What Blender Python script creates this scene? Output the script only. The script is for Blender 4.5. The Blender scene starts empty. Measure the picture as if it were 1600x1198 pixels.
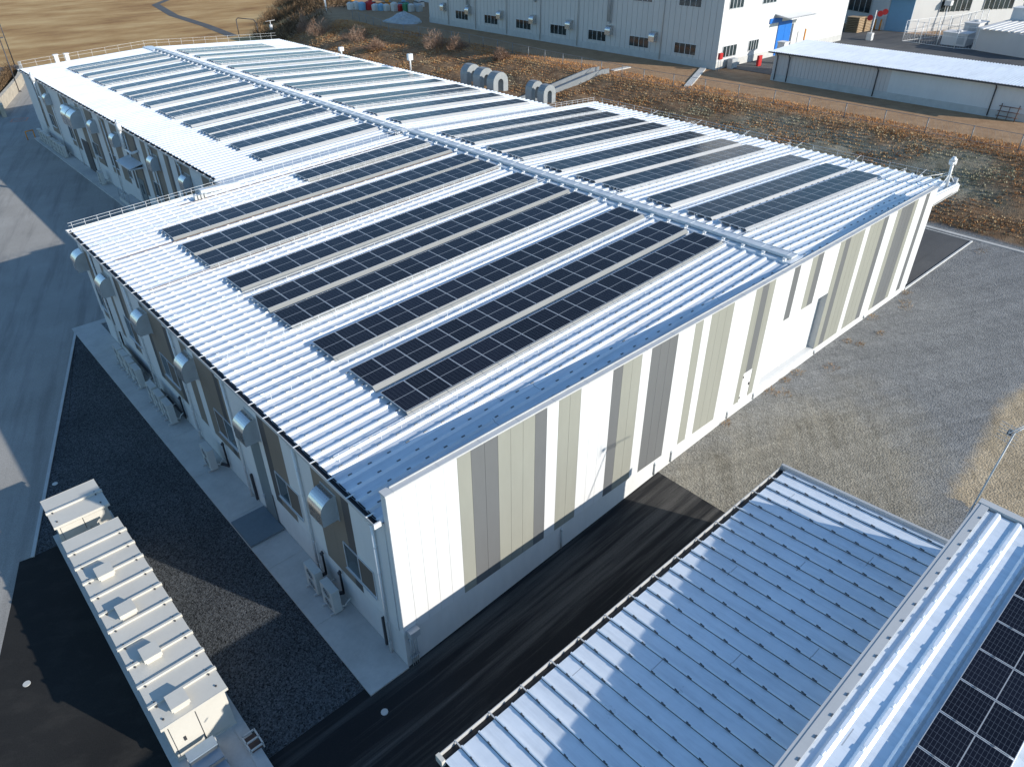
import bpy, math, random
import numpy as np
from mathutils import Vector, Matrix
R = math.radians
random.seed(7); rng = np.random.default_rng(11)
S = bpy.context.scene
COL = S.collection

# ------------------------------------------------------------------ camera
cd = bpy.data.cameras.new('camera'); cam = bpy.data.objects.new('camera', cd); COL.objects.link(cam)
cam.location = (-8.178, -14.957, 24.131)
cam.rotation_euler = (R(56.0147), R(0.2719), R(-42.4038))
cd.sensor_width = 36; cd.lens = 25.19; cd.clip_start = 0.1; cd.clip_end = 3000
S.camera = cam
# ------------------------------------------------------------------ sky, sun, exposure
SUN_AZ, SUN_EL = 113.2, 21.2       # direction in which shadows fall (from +x, ccw); sun elevation
sv = Vector((-math.cos(R(SUN_AZ)) * math.cos(R(SUN_EL)), -math.sin(R(SUN_AZ)) * math.cos(R(SUN_EL)), math.sin(R(SUN_EL))))
W = bpy.data.worlds.new('World'); S.world = W; W.use_nodes = True
nt = W.node_tree
sky = nt.nodes.new('ShaderNodeTexSky'); sky.sky_type = 'NISHITA'; sky.sun_disc = False
sky.sun_elevation = R(SUN_EL); sky.sun_rotation = math.atan2(sv.x, sv.y)
sky.altitude = 100; sky.air_density = 1.0; sky.dust_density = 0.3; sky.ozone_density = 1.2
tnt = nt.nodes.new('ShaderNodeMix'); tnt.data_type = 'RGBA'; tnt.blend_type = 'MULTIPLY'; tnt.inputs[0].default_value = 1
tnt.inputs[7].default_value = (0.82, 1.07, 1.26, 1)
nt.links.new(sky.outputs[0], tnt.inputs[6]); nt.links.new(tnt.outputs[2], nt.nodes['Background'].inputs[0])
nt.nodes['Background'].inputs[1].default_value = 0.118
sl = bpy.data.lights.new('sun', 'SUN'); sl.energy = 4.2; sl.angle = R(0.5); sl.color = (1.0, 0.94, 0.85)
so = bpy.data.objects.new('sun', sl); COL.objects.link(so)
so.rotation_euler = sv.to_track_quat('Z', 'Y').to_euler(); so.location = (0, 0, 80)
S.view_settings.view_transform = 'Standard'; S.view_settings.look = 'None'
S.view_settings.exposure = 0.42; S.view_settings.gamma = 1; S.view_settings.use_curve_mapping = False

# ------------------------------------------------------------------ materials
def new_mat(name):
    m = bpy.data.materials.new(name); m.use_nodes = True
    return m, m.node_tree, m.node_tree.nodes['Principled BSDF']
def nd(t, typ, **k):
    n = t.nodes.new(typ)
    for a, v in k.items(): setattr(n, a, v)
    return n
def coords(t, scale=(1, 1, 1), space='Object'):
    tc = nd(t, 'ShaderNodeTexCoord'); mp = nd(t, 'ShaderNodeMapping'); mp.inputs['Scale'].default_value = scale
    t.links.new(tc.outputs[space], mp.inputs[0]); return mp.outputs[0]
def wcoords(t, scale=(1, 1, 1)):
    g = nd(t, 'ShaderNodeNewGeometry'); mp = nd(t, 'ShaderNodeMapping'); mp.inputs['Scale'].default_value = scale
    t.links.new(g.outputs['Position'], mp.inputs[0]); return mp.outputs[0]
def noise(t, vec, scale, detail=4, rough=0.55):
    n = nd(t, 'ShaderNodeTexNoise'); n.inputs['Scale'].default_value = scale; n.inputs['Detail'].default_value = detail
    n.inputs['Roughness'].default_value = rough; t.links.new(vec, n.inputs['Vector']); return n.outputs['Fac']
def ramp(t, fac, stops):
    r = nd(t, 'ShaderNodeValToRGB'); e = r.color_ramp.elements
    while len(e) < len(stops): e.new(0.5)
    for q, (p, c) in zip(e, stops): q.position = p; q.color = (*c, 1) if len(c) == 3 else c
    t.links.new(fac, r.inputs[0]); return r.outputs[0]
def mix(t, fac, a, b, mode='MIX'):
    n = nd(t, 'ShaderNodeMix', data_type='RGBA', blend_type=mode)
    for sck, v in ((n.inputs[0], fac), (n.inputs[6], a), (n.inputs[7], b)):
        if hasattr(v, 'links'): t.links.new(v, sck)
        elif isinstance(v, (int, float)): sck.default_value = v
        else: sck.default_value = (*v, 1)
    return n.outputs[2]
def mth(t, op, a, b=None, c=None):
    n = nd(t, 'ShaderNodeMath', operation=op)
    for i, v in enumerate((a, b, c)):
        if v is None: continue
        if hasattr(v, 'links'): t.links.new(v, n.inputs[i])
        else: n.inputs[i].default_value = v
    return n.outputs[0]
def bump(t, b, h, strength, dist):
    n = nd(t, 'ShaderNodeBump'); n.inputs['Strength'].default_value = strength; n.inputs['Distance'].default_value = dist
    t.links.new(h, n.inputs['Height']); t.links.new(n.outputs[0], b.inputs['Normal'])
def paint(name, col, rough=0.45, metal=0.0, var=0.06, sc=1.3, spec=0.5, streak=False, world=True):
    m, t, b = new_mat(name)
    v = (wcoords if world else coords)(t, (1, 1, 0.25 if streak else 1))
    f = noise(t, v, sc, 5, 0.6)
    f2 = noise(t, v, sc * 9, 3, 0.6)
    ff = mth(t, 'ADD', mth(t, 'MULTIPLY', f, 0.7), mth(t, 'MULTIPLY', f2, 0.3))
    c = ramp(t, ff, [(0.3, tuple(x * (1 - var) for x in col)), (0.7, tuple(min(1, x * (1 + var)) for x in col))])
    t.links.new(c, b.inputs['Base Color'])
    b.inputs['Roughness'].default_value = rough; b.inputs['Metallic'].default_value = metal
    b.inputs['Specular IOR Level'].default_value = spec
    t.links.new(mth(t, 'ADD', mth(t, 'MULTIPLY', f, 0.16), rough - 0.08), b.inputs['Roughness'])
    return m
M = {}
M['roof'] = paint('roof_white', (0.74, 0.77, 0.80), 0.34, 0.15, 0.08, 0.35, 0.6)
M['roof2'] = paint('roof_silver', (0.84, 0.89, 0.93), 0.30, 0.15, 0.07, 0.5, 0.6)
def laps(m, axis, period, off):
    t = m.node_tree; b = t.nodes['Principled BSDF']; src = b.inputs['Base Color'].links[0].from_socket
    g = nd(t, 'ShaderNodeNewGeometry'); sp = nd(t, 'ShaderNodeSeparateXYZ'); t.links.new(g.outputs['Position'], sp.inputs[0])
    row = mth(t, 'FLOOR', mth(t, 'DIVIDE', sp.outputs[1 - axis], 0.61)); jit = mth(t, 'MULTIPLY', mth(t, 'FRACT', mth(t, 'MULTIPLY', row, 0.37)), 0.35)
    f = mth(t, 'FRACT', mth(t, 'ADD', mth(t, 'DIVIDE', mth(t, 'ADD', sp.outputs[axis], off), period), jit))
    c = mix(t, mth(t, 'MULTIPLY', mth(t, 'LESS_THAN', f, 0.03 / period), 0.55), src, (0.16, 0.17, 0.18))
    st = nd(t, 'ShaderNodeMapping'); st.inputs['Scale'].default_value = (0.35, 3.0, 1) if axis == 0 else (3.0, 0.35, 1); t.links.new(g.outputs['Position'], st.inputs[0])
    n = noise(t, st.outputs[0], 1.0, 5, 0.7)
    c = mix(t, 1.0, c, ramp(t, n, [(0.30, (0.84, 0.85, 0.86)), (0.55, (1.0, 1.0, 1.0))]), 'MULTIPLY')
    t.links.new(c, b.inputs['Base Color'])
laps(M['roof'], 0, 12.0, 3.0); laps(M['roof2'], 1, 40.0, 5.0)
M['clip'] = paint('clip_steel', (0.16, 0.17, 0.18), 0.4, 0.6)
M['clip_ribshade'] = paint('clip_and_rib_shade', (0.075, 0.08, 0.085), 0.6)  # dark clips, and the shade line painted beside each low-roof rib
M['white'] = paint('panel_white', (0.63, 0.63, 0.62), 0.5, 0, 0.04, 0.5, 0.4, True)
M['beige'] = paint('panel_beige', (0.275, 0.275, 0.235), 0.5, 0, 0.06, 0.5, 0.4, True)
M['grey'] = paint('panel_grey', (0.135, 0.139, 0.14), 0.5, 0, 0.07, 0.5, 0.4, True)
M['brown'] = paint('panel_brown', (0.20, 0.165, 0.13), 0.5, 0, 0.05, 0.5, 0.4, True)
M['dark'] = paint('panel_dark', (0.075, 0.07, 0.068), 0.5, 0, 0.05, 0.5, 0.4, True)
M['render'] = paint('render_white', (0.60, 0.60, 0.585), 0.8, 0, 0.10, 0.4, 0.3, True)
M['trim'] = paint('trim_grey', (0.50, 0.50, 0.49), 0.4)
M['conc'] = paint('concrete', (0.50, 0.485, 0.45), 0.85, 0, 0.16, 0.8, 0.3)
M['conc2'] = paint('concrete_pale', (0.50, 0.495, 0.47), 0.85, 0, 0.14, 1.2, 0.3)
M['black'] = paint('gutter_black', (0.012, 0.012, 0.014), 0.5)
M['steel'] = paint('stainless', (0.62, 0.61, 0.59), 0.28, 0.9, 0.06, 3)
M['galv'] = paint('galvanised', (0.58, 0.61, 0.63), 0.42, 0.15, 0.12, 2)
M['galv2'] = paint('galvanised_dull', (0.42, 0.44, 0.45), 0.55, 0.2, 0.12, 2)
M['cream'] = paint('cream_paint', (0.60, 0.57, 0.50), 0.45, 0, 0.05, 0.8)
M['doorgrey'] = paint('door_green_grey', (0.16, 0.185, 0.19), 0.45, 0, 0.04)
M['pale'] = paint('pale_plastic', (0.55, 0.54, 0.50), 0.5, 0, 0.04, 3)
M['alu'] = paint('aluminium', (0.60, 0.61, 0.62), 0.35, 0.3, 0.04, 3)
M['bluepad'] = paint('blue_rubber', (0.15, 0.185, 0.205), 0.7, 0, 0.12, 3)
M['chk'] = paint('chequer_plate', (0.26, 0.33, 0.40), 0.5, 0.2, 0.08, 4)
M['facgrey'] = paint('cladding_grey', (0.54, 0.525, 0.50), 0.55, 0, 0.05, 0.4, 0.4, True)
M['facwhite'] = paint('cladding_light', (0.63, 0.625, 0.61), 0.55, 0, 0.06, 0.4, 0.4, True)
M['mauve'] = paint('cladding_mauve', (0.56, 0.51, 0.48), 0.6, 0, 0.06, 0.5, 0.4, True)
M['blue'] = paint('blue_door', (0.015, 0.16, 0.55), 0.4, 0, 0.06)
M['ltblue'] = paint('light_blue_door', (0.22, 0.42, 0.58), 0.45, 0, 0.05)
M['red'] = paint('red_paint', (0.45, 0.02, 0.02), 0.45)
M['orange'] = paint('orange_paint', (0.75, 0.28, 0.03), 0.5)
M['green'] = paint('green_paint', (0.04, 0.22, 0.10), 0.5)
M['wood'] = paint('wood', (0.38, 0.27, 0.16), 0.8, 0, 0.2, 2)
M['bark'] = paint('dry_twig', (0.17, 0.11, 0.07), 0.9, 0, 0.2, 2)
M['rust'] = paint('rusty', (0.14, 0.08, 0.06), 0.8, 0, 0.2, 2)
M['linewhite'] = paint('line_white', (0.62, 0.61, 0.58), 0.7, 0, 0.12, 2)
M['liner'] = paint('line_red', (0.52, 0.24, 0.17), 0.8, 0, 0.2, 2)
M['darkmetal'] = paint('dark_metal', (0.06, 0.06, 0.065), 0.5, 0.3, 0.1, 2)
M['wirewhite'] = paint('rail_white', (0.74, 0.74, 0.73), 0.4, 0.1, 0.03)
M['cable'] = paint('cable', (0.10, 0.06, 0.05), 0.6)
M['stone'] = paint('block_wall', (0.46, 0.40, 0.31), 0.9, 0, 0.25, 1.5)
M['pile'] = paint('rubble_grey', (0.42, 0.43, 0.43), 0.95, 0, 0.3, 2)
M['bagwhite'] = paint('bag_white', (0.62, 0.60, 0.56), 0.8, 0, 0.1, 1.5)
M['fencegrey'] = paint('fence_grey', (0.20, 0.205, 0.21), 0.5, 0.2, 0.05, 2)
M['hedge'] = paint('hedge_dark', (0.07, 0.06, 0.05), 0.95, 0, 0.4, 1.5)

def glass(name, col, rough=0.08):
    m, t, b = new_mat(name)
    f = noise(t, wcoords(t), 0.7, 2)
    t.links.new(ramp(t, f, [(0.35, tuple(c * 0.6 for c in col)), (0.65, tuple(c * 1.5 for c in col))]), b.inputs['Base Color'])
    b.inputs['Roughness'].default_value = rough; b.inputs['Specular IOR Level'].default_value = 0.8
    return m
M['glass'] = glass('window_glass', (0.02, 0.032, 0.034))
M['screen'] = paint('window_screen', (0.105, 0.088, 0.075), 0.7, 0, 0.05, 2)

def solar_mat():
    m, t, b = new_mat('solar_glass')
    uv = nd(t, 'ShaderNodeUVMap'); sp = nd(t, 'ShaderNodeSeparateXYZ'); t.links.new(uv.outputs[0], sp.inputs[0])
    def line(co, n, wd):
        fr = mth(t, 'FRACT', mth(t, 'MULTIPLY', co, n))
        d = mth(t, 'MINIMUM', fr, mth(t, 'SUBTRACT', 1.0, fr))
        return mth(t, 'LESS_THAN', d, wd)
    lu = line(sp.outputs[0], 6, 0.022); lv = line(sp.outputs[1], 18, 0.04)
    mid = mth(t, 'LESS_THAN', mth(t, 'ABSOLUTE', mth(t, 'SUBTRACT', sp.outputs[1], 0.5)), 0.008)
    ln = mth(t, 'MAXIMUM', lu, lv)
    oi = nd(t, 'ShaderNodeObjectInfo')
    base = ramp(t, oi.outputs['Random'], [(0.0, (0.005, 0.0065, 0.012)), (1.0, (0.009, 0.011, 0.020))])
    dust = noise(t, wcoords(t), 0.9, 5, 0.65)
    base = mix(t, mth(t, 'MULTIPLY', dust, 0.014), base, (0.30, 0.29, 0.27))
    c = mix(t, mth(t, 'MULTIPLY', ln, 0.8), base, (0.10, 0.115, 0.14)); c = mix(t, mth(t, 'MULTIPLY', mid, 0.8), c, (0.42, 0.44, 0.46))
    t.links.new(c, b.inputs['Base Color'])
    t.links.new(mth(t, 'ADD', mth(t, 'MULTIPLY', dust, 0.14), 0.14), b.inputs['Roughness'])
    b.inputs['Specular IOR Level'].default_value = 0.15
    return m
M['solar'] = solar_mat()

def ground_gravel(name, c1, c2, speck=0.6, sc=9.0):
    m, t, b = new_mat(name); v = wcoords(t)
    big = noise(t, v, 0.18, 5, 0.6); fine = noise(t, v, sc, 4, 0.75)
    vo = nd(t, 'ShaderNodeTexVoronoi'); vo.inputs['Scale'].default_value = sc * 1.6; t.links.new(v, vo.inputs['Vector'])
    c = ramp(t, mth(t, 'ADD', mth(t, 'MULTIPLY', big, 0.55), mth(t, 'MULTIPLY', fine, 0.45)), [(0.32, c1), (0.68, c2)])
    g = ramp(t, vo.outputs['Color'], [(0.0, (1 - speck,) * 3), (1.0, (1 + speck,) * 3)])
    c = mix(t, 1.0, c, g, 'MULTIPLY')
    t.links.new(c, b.inputs['Base Color']); b.inputs['Roughness'].default_value = 0.95; b.inputs['Specular IOR Level'].default_value = 0.2
    bump(t, b, vo.outputs['Distance'], 0.6, 0.05)
    return m
M['chips'] = ground_gravel('gravel_chips', (0.036, 0.042, 0.047), (0.098, 0.102, 0.104), 0.98, 13.0)

def asphalt(name, c1, c2, c3, streaks, stretch=(0.05, 1.6, 1), rot=0.0):
    m, t, b = new_mat(name)
    v = wcoords(t); big = noise(t, v, 0.25, 5, 0.6); fine = noise(t, v, 22, 3, 0.8)
    g = nd(t, 'ShaderNodeNewGeometry'); mp = nd(t, 'ShaderNodeMapping'); mp.inputs['Rotation'].default_value = (0, 0, rot); mp2 = nd(t, 'ShaderNodeMapping')
    mp2.inputs['Scale'].default_value = stretch
    t.links.new(g.outputs['Position'], mp.inputs[0]); t.links.new(mp.outputs[0], mp2.inputs[0])
    st = noise(t, mp2.outputs[0], 1.0, 4, 0.65)
    c = ramp(t, big, [(0.3, c1), (0.7, c2)])
    c = mix(t, mth(t, 'MULTIPLY', ramp(t, st, [(0.49, (0, 0, 0)), (0.66, (1, 1, 1))]), streaks), c, c3)
    c = mix(t, 1.0, c, ramp(t, fine, [(0.25, (0.72,) * 3), (0.75, (1.28,) * 3)]), 'MULTIPLY')
    t.links.new(c, b.inputs['Base Color']); b.inputs['Roughness'].default_value = 0.9; b.inputs['Specular IOR Level'].default_value = 0.25
    bump(t, b, fine, 0.25, 0.02)
    return m
M['asph'] = asphalt('asphalt_new', (0.016, 0.016, 0.017), (0.023, 0.023, 0.023), (0.115, 0.108, 0.098), 0.65)
M['asph_plain'] = asphalt('asphalt_black', (0.015, 0.0145, 0.014), (0.024, 0.023, 0.0215), (0.04, 0.037, 0.033), 0.5, (0.5, 0.9, 1), R(30))
M['asph_old'] = asphalt('asphalt_old', (0.30, 0.285, 0.255), (0.375, 0.355, 0.325), (0.20, 0.19, 0.175), 0.55, (1.0, 0.07, 1), R(20))
M['asph_far'] = asphalt('asphalt_far', (0.085, 0.085, 0.085), (0.12, 0.118, 0.115), (0.07, 0.07, 0.07), 0.5)

def terrain_mat():
    m, t, b = new_mat('terrain'); v = wcoords(t)
    sp = nd(t, 'ShaderNodeSeparateXYZ'); t.links.new(v, sp.inputs[0]); X, Y, Z = sp.outputs
    n1 = noise(t, v, 0.16, 5, 0.6); n2 = noise(t, v, 0.8, 8, 0.72); n3 = noise(t, v, 6, 4, 0.85)
    vo = nd(t, 'ShaderNodeTexVoronoi'); vo.inputs['Scale'].default_value = 11; t.links.new(v, vo.inputs['Vector'])
    spk = ramp(t, vo.outputs['Color'], [(0.0, (0.76,) * 3), (1.0, (1.27,) * 3)])
    # yard: grey gravel, tan dirt where driven on
    grey = ramp(t, n2, [(0.3, (0.185, 0.185, 0.18)), (0.7, (0.265, 0.262, 0.25))])
    tan = ramp(t, n2, [(0.3, (0.255, 0.225, 0.168)), (0.7, (0.335, 0.298, 0.228))])
    sand = ramp(t, n2, [(0.3, (0.40, 0.31, 0.195)), (0.7, (0.54, 0.43, 0.28))])
    wob = mth(t, 'MULTIPLY', mth(t, 'SUBTRACT', n1, 0.5), 9.0)
    wob2 = mth(t, 'MULTIPLY', mth(t, 'SUBTRACT', n2, 0.5), 3.0)
    dx = mth(t, 'DIVIDE', mth(t, 'SUBTRACT', X, 17.0), 13.0); dy = mth(t, 'DIVIDE', mth(t, 'ADD', Y, 5.5), 6.8)
    dd = mth(t, 'SQRT', mth(t, 'ADD', mth(t, 'MULTIPLY', dx, dx), mth(t, 'MULTIPLY', dy, dy)))
    dd = mth(t, 'ADD', dd, mth(t, 'MULTIPLY', mth(t, 'ADD', wob, wob2), 0.09))
    ft = ramp(t, dd, [(0.62, (1, 1, 1)), (1.05, (0, 0, 0))])
    yard = mix(t, mth(t, 'MULTIPLY', ft, 0.7), grey, tan)
    ds = mth(t, 'ADD', mth(t, 'ADD', Y, mth(t, 'MULTIPLY', wob2, 0.5)), mth(t, 'MULTIPLY', mth(t, 'ABSOLUTE', mth(t, 'SUBTRACT', X, 33.0)), 0.10))
    fs = ramp(t, mth(t, 'MULTIPLY', mth(t, 'ADD', ds, 10.5), 0.5), [(0.35, (1, 1, 1)), (0.7, (0, 0, 0))])
    fs = mth(t, 'MULTIPLY', fs, mth(t, 'GREATER_THAN', mth(t, 'ADD', X, wob2), 23.0))
    mp = nd(t, 'ShaderNodeMapping'); mp.inputs['Rotation'].default_value = (0, 0, R(24)); mp2 = nd(t, 'ShaderNodeMapping'); mp2.inputs['Scale'].default_value = (0.12, 2.2, 1)
    t.links.new(v, mp.inputs[0]); t.links.new(mp.outputs[0], mp2.inputs[0]); trk = noise(t, mp2.outputs[0], 1.0, 3, 0.6)
    yard = mix(t, mth(t, 'MULTIPLY', fs, 0.8), yard, sand)
    yard = mix(t, 1.0, yard, ramp(t, trk, [(0.35, (0.88,) * 3), (0.6, (1.04,) * 3)]), 'MULTIPLY')
    yard = mix(t, 1.0, yard, ramp(t, n3, [(0.3, (0.80,) * 3), (0.7, (1.18,) * 3)]), 'MULTIPLY')
    mp3 = nd(t, 'ShaderNodeMapping'); mp3.inputs['Rotation'].default_value = (0, 0, R(-38)); mp4 = nd(t, 'ShaderNodeMapping'); mp4.inputs['Scale'].default_value = (0.10, 1.3, 1)
    t.links.new(v, mp3.inputs[0]); t.links.new(mp3.outputs[0], mp4.inputs[0]); trk2 = noise(t, mp4.outputs[0], 1.0, 4, 0.7)
    yard = mix(t, mth(t, 'MAXIMUM', ft, fs), yard, mix(t, 1.0, yard, ramp(t, trk2, [(0.40, (0.86, 0.85, 0.83)), (0.50, (1.0, 1.0, 1.0)), (0.62, (1.10, 1.08, 1.05))]), 'MULTIPLY'))
    yard = mix(t, 1.0, yard, spk, 'MULTIPLY')
    # dry field
    mf = nd(t, 'ShaderNodeMapping'); mf.inputs['Scale'].default_value = (0.045, 0.085, 1); mf.inputs['Rotation'].default_value = (0, 0, R(-35)); t.links.new(v, mf.inputs[0])
    nf = noise(t, mf.outputs[0], 1.0, 6, 0.68)
    field = ramp(t, nf, [(0.30, (0.25, 0.13, 0.052)), (0.48, (0.42, 0.255, 0.108)), (0.66, (0.56, 0.385, 0.185))])
    field = mix(t, 1.0, field, ramp(t, n3, [(0.2, (0.82,) * 3), (0.8, (1.15,) * 3)]), 'MULTIPLY')
    # dry bank
    bank = ramp(t, n2, [(0.30, (0.12, 0.075, 0.045)), (0.5, (0.24, 0.145, 0.08)), (0.70, (0.36, 0.235, 0.135))])
    gx = mth(t, 'DIVIDE', mth(t, 'SUBTRACT', X, 61.5), 6.0); gy = mth(t, 'DIVIDE', mth(t, 'SUBTRACT', Y, 15.0), 17.0)
    gd = mth(t, 'ADD', mth(t, 'SQRT', mth(t, 'ADD', mth(t, 'MULTIPLY', gx, gx), mth(t, 'MULTIPLY', gy, gy))), mth(t, 'MULTIPLY', mth(t, 'ADD', wob, wob2), 0.22))
    bank = mix(t, mth(t, 'MULTIPLY', ramp(t, gd, [(0.55, (1, 1, 1)), (0.95, (0, 0, 0))]), 0.8), bank, ramp(t, n2, [(0.35, (0.16, 0.15, 0.10)), (0.65, (0.36, 0.35, 0.27))]))
    terr = ramp(t, n2, [(0.25, (0.28, 0.165, 0.09)), (0.75, (0.46, 0.30, 0.175))])
    terr = mix(t, 1.0, terr, ramp(t, n3, [(0.2, (0.75,) * 3), (0.8, (1.2,) * 3)]), 'MULTIPLY')
    isf = ramp(t, mth(t, 'DIVIDE', mth(t, 'SUBTRACT', Y, 108.0), 8.0), [(0.0, (0, 0, 0)), (1.0, (1, 1, 1))])
    c = mix(t, isf, yard, field)
    zz = mth(t, 'ADD', Z, mth(t, 'MULTIPLY', mth(t, 'SUBTRACT', n2, 0.5), 0.35))
    c = mix(t, ramp(t, mth(t, 'SUBTRACT', zz, 1.55), [(0.0, (0, 0, 0)), (0.15, (1, 1, 1))]), c, bank)
    c = mix(t, ramp(t, mth(t, 'SUBTRACT', zz, 5.05), [(0.0, (0, 0, 0)), (0.3, (1, 1, 1))]), c, terr)
    t.links.new(c, b.inputs['Base Color']); b.inputs['Roughness'].default_value = 0.97; b.inputs['Specular IOR Level'].default_value = 0.15
    bump(t, b, mth(t, 'ADD', n3, vo.outputs['Distance']), 0.5, 0.06)
    return m
M['terrain'] = terrain_mat()
def brush_mat(name, stops):
    m, t, b = new_mat(name)
    g = nd(t, 'ShaderNodeNewGeometry'); v = wcoords(t); n = noise(t, v, 0.22, 4, 0.6)
    sp = nd(t, 'ShaderNodeSeparateXYZ'); t.links.new(v, sp.inputs[0])
    f = mth(t, 'ADD', mth(t, 'MULTIPLY', g.outputs['Random Per Island'], 0.55), mth(t, 'MULTIPLY', mth(t, 'SUBTRACT', n, 0.22), 0.85))
    t.links.new(ramp(t, f, stops), b.inputs['Base Color']); b.inputs['Roughness'].default_value = 0.95; b.inputs['Specular IOR Level'].default_value = 0.1
    return m
M['brush'] = brush_mat('dry_brush', [(0.08, (0.08, 0.04, 0.025)), (0.3, (0.36, 0.155, 0.055)), (0.5, (0.46, 0.25, 0.11)), (0.68, (0.46, 0.36, 0.21)), (0.9, (0.56, 0.44, 0.28))])
M['brushgreen'] = brush_mat('grey_green_grass', [(0.1, (0.22, 0.19, 0.12)), (0.4, (0.36, 0.33, 0.22)), (0.9, (0.52, 0.48, 0.33))])
M['weed'] = brush_mat('dry_weed', [(0.1, (0.32, 0.11, 0.035)), (0.5, (0.55, 0.27, 0.10)), (0.9, (0.60, 0.40, 0.20))])
M['weedstraw'] = brush_mat('straw_weed', [(0.1, (0.20, 0.10, 0.05)), (0.5, (0.42, 0.27, 0.14)), (0.9, (0.52, 0.42, 0.27))])
M['twig'] = brush_mat('twigs', [(0.1, (0.13, 0.075, 0.05)), (0.5, (0.30, 0.19, 0.13)), (0.9, (0.42, 0.31, 0.24))])
M['twigdark'] = brush_mat('dark_scrub_twigs', [(0.1, (0.05, 0.032, 0.02)), (0.5, (0.13, 0.085, 0.05)), (0.9, (0.24, 0.16, 0.09))])

# ------------------------------------------------------------------ mesh helpers
class MB:
    def __init__(s): s.v = []; s.f = []; s.m = []; s.sm = []
    def face(s, pts, m=0, smooth=False):
        i = len(s.v); s.v += [tuple(p) for p in pts]; s.f.append(tuple(range(i, i + len(pts)))); s.m.append(m); s.sm.append(smooth)
    def hexa(s, P, m=0):   # P: 4 bottom (ccw), 4 top
        i = len(s.v); s.v += [tuple(p) for p in P]
        for q in ((3, 2, 1, 0), (4, 5, 6, 7), (0, 1, 5, 4), (1, 2, 6, 5), (2, 3, 7, 6), (3, 0, 4, 7)):
            s.f.append(tuple(i + k for k in q)); s.m.append(m); s.sm.append(False)
    def box(s, x0, x1, y0, y1, z0, z1, m=0):
        s.hexa([(x0, y0, z0), (x1, y0, z0), (x1, y1, z0), (x0, y1, z0), (x0, y0, z1), (x1, y0, z1), (x1, y1, z1), (x0, y1, z1)], m)
    def tube(s, p0, p1, r, n=6, m=0, r1=None):
        p0, p1 = Vector(p0), Vector(p1); d = (p1 - p0)
        if d.length < 1e-6: return
        d.normalize(); a = d.orthogonal().normalized(); b = d.cross(a); r1 = r if r1 is None else r1
        i = len(s.v)
        for p, rr in ((p0, r), (p1, r1)):
            for k in range(n):
                an = 2 * math.pi * k / n; s.v.append(tuple(p + a * math.cos(an) * rr + b * math.sin(an) * rr))
        for k in range(n):
            s.f.append((i + k, i + (k + 1) % n, i + n + (k + 1) % n, i + n + k)); s.m.append(m); s.sm.append(n > 4)
        s.f.append(tuple(i + k for k in reversed(range(n)))); s.m.append(m); s.sm.append(False)
        s.f.append(tuple(i + n + k for k in range(n))); s.m.append(m); s.sm.append(False)
    def path(s, pts, r, n=6, m=0):
        for a, b in zip(pts, pts[1:]): s.tube(a, b, r, n, m)
    def prism(s, prof, axis, a0, a1, m=0, smooth=False):
        # prof: list of 2-D points (the two other axes in order), extruded along axis
        def P(u, v, a): return {'x': (a, u, v), 'y': (u, a, v), 'z': (u, v, a)}[axis]
        n = len(prof); i = len(s.v)
        s.v += [P(u, v, a0) for u, v in prof] + [P(u, v, a1) for u, v in prof]
        for k in range(n):
            s.f.append((i + k, i + (k + 1) % n, i + n + (k + 1) % n, i + n + k)); s.m.append(m); s.sm.append(smooth)
        s.f.append(tuple(i + k for k in reversed(range(n)))); s.m.append(m); s.sm.append(False)
        s.f.append(tuple(i + n + k for k in range(n))); s.m.append(m); s.sm.append(False)
    def build(s, name, mats, parent=None, local=False):
        org = Vector((0, 0, 0)) if (parent is None or local) else world_loc(parent)
        me = bpy.data.meshes.new(name)
        me.from_pydata([(v[0] - org.x, v[1] - org.y, v[2] - org.z) for v in s.v], [], s.f)
        mats = mats if isinstance(mats, (list, tuple)) else [mats]
        for q in mats: me.materials.append(M[q] if isinstance(q, str) else q)
        me.polygons.foreach_set('material_index', s.m); me.polygons.foreach_set('use_smooth', s.sm)
        me.update()
        o = bpy.data.objects.new(name, me); COL.objects.link(o)
        if parent is not None: o.parent = parent
        return o
def world_loc(o):
    p = Vector(o.location)
    while o.parent is not None: o = o.parent; p = p + Vector(o.location)
    return p
def thing(name, label, cat, loc=(0, 0, 0), group=None):
    o = bpy.data.objects.new(name, None); COL.objects.link(o); o.location = loc; o.empty_display_size = 0.3
    return tag(o, label, cat, group)
def tag(o, label, cat, group=None):
    o['label'] = label; o['category'] = cat
    if group: o['group'] = group
    return o
def struct(o): o['kind'] = 'structure'; return o
def stuff(o): o['kind'] = 'stuff'; return o
def copy_tree(o, parent=None):
    c = o.copy(); COL.objects.link(c); c.parent = parent
    for ch in list(o.children): copy_tree(ch, c)
    return c
ORD = ['nearest', 'second', 'third', 'fourth', 'fifth', 'sixth', 'seventh', 'eighth', 'ninth', 'tenth', 'eleventh', 'twelfth', 'thirteenth', 'fourteenth', 'fifteenth', 'farthest']

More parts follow.
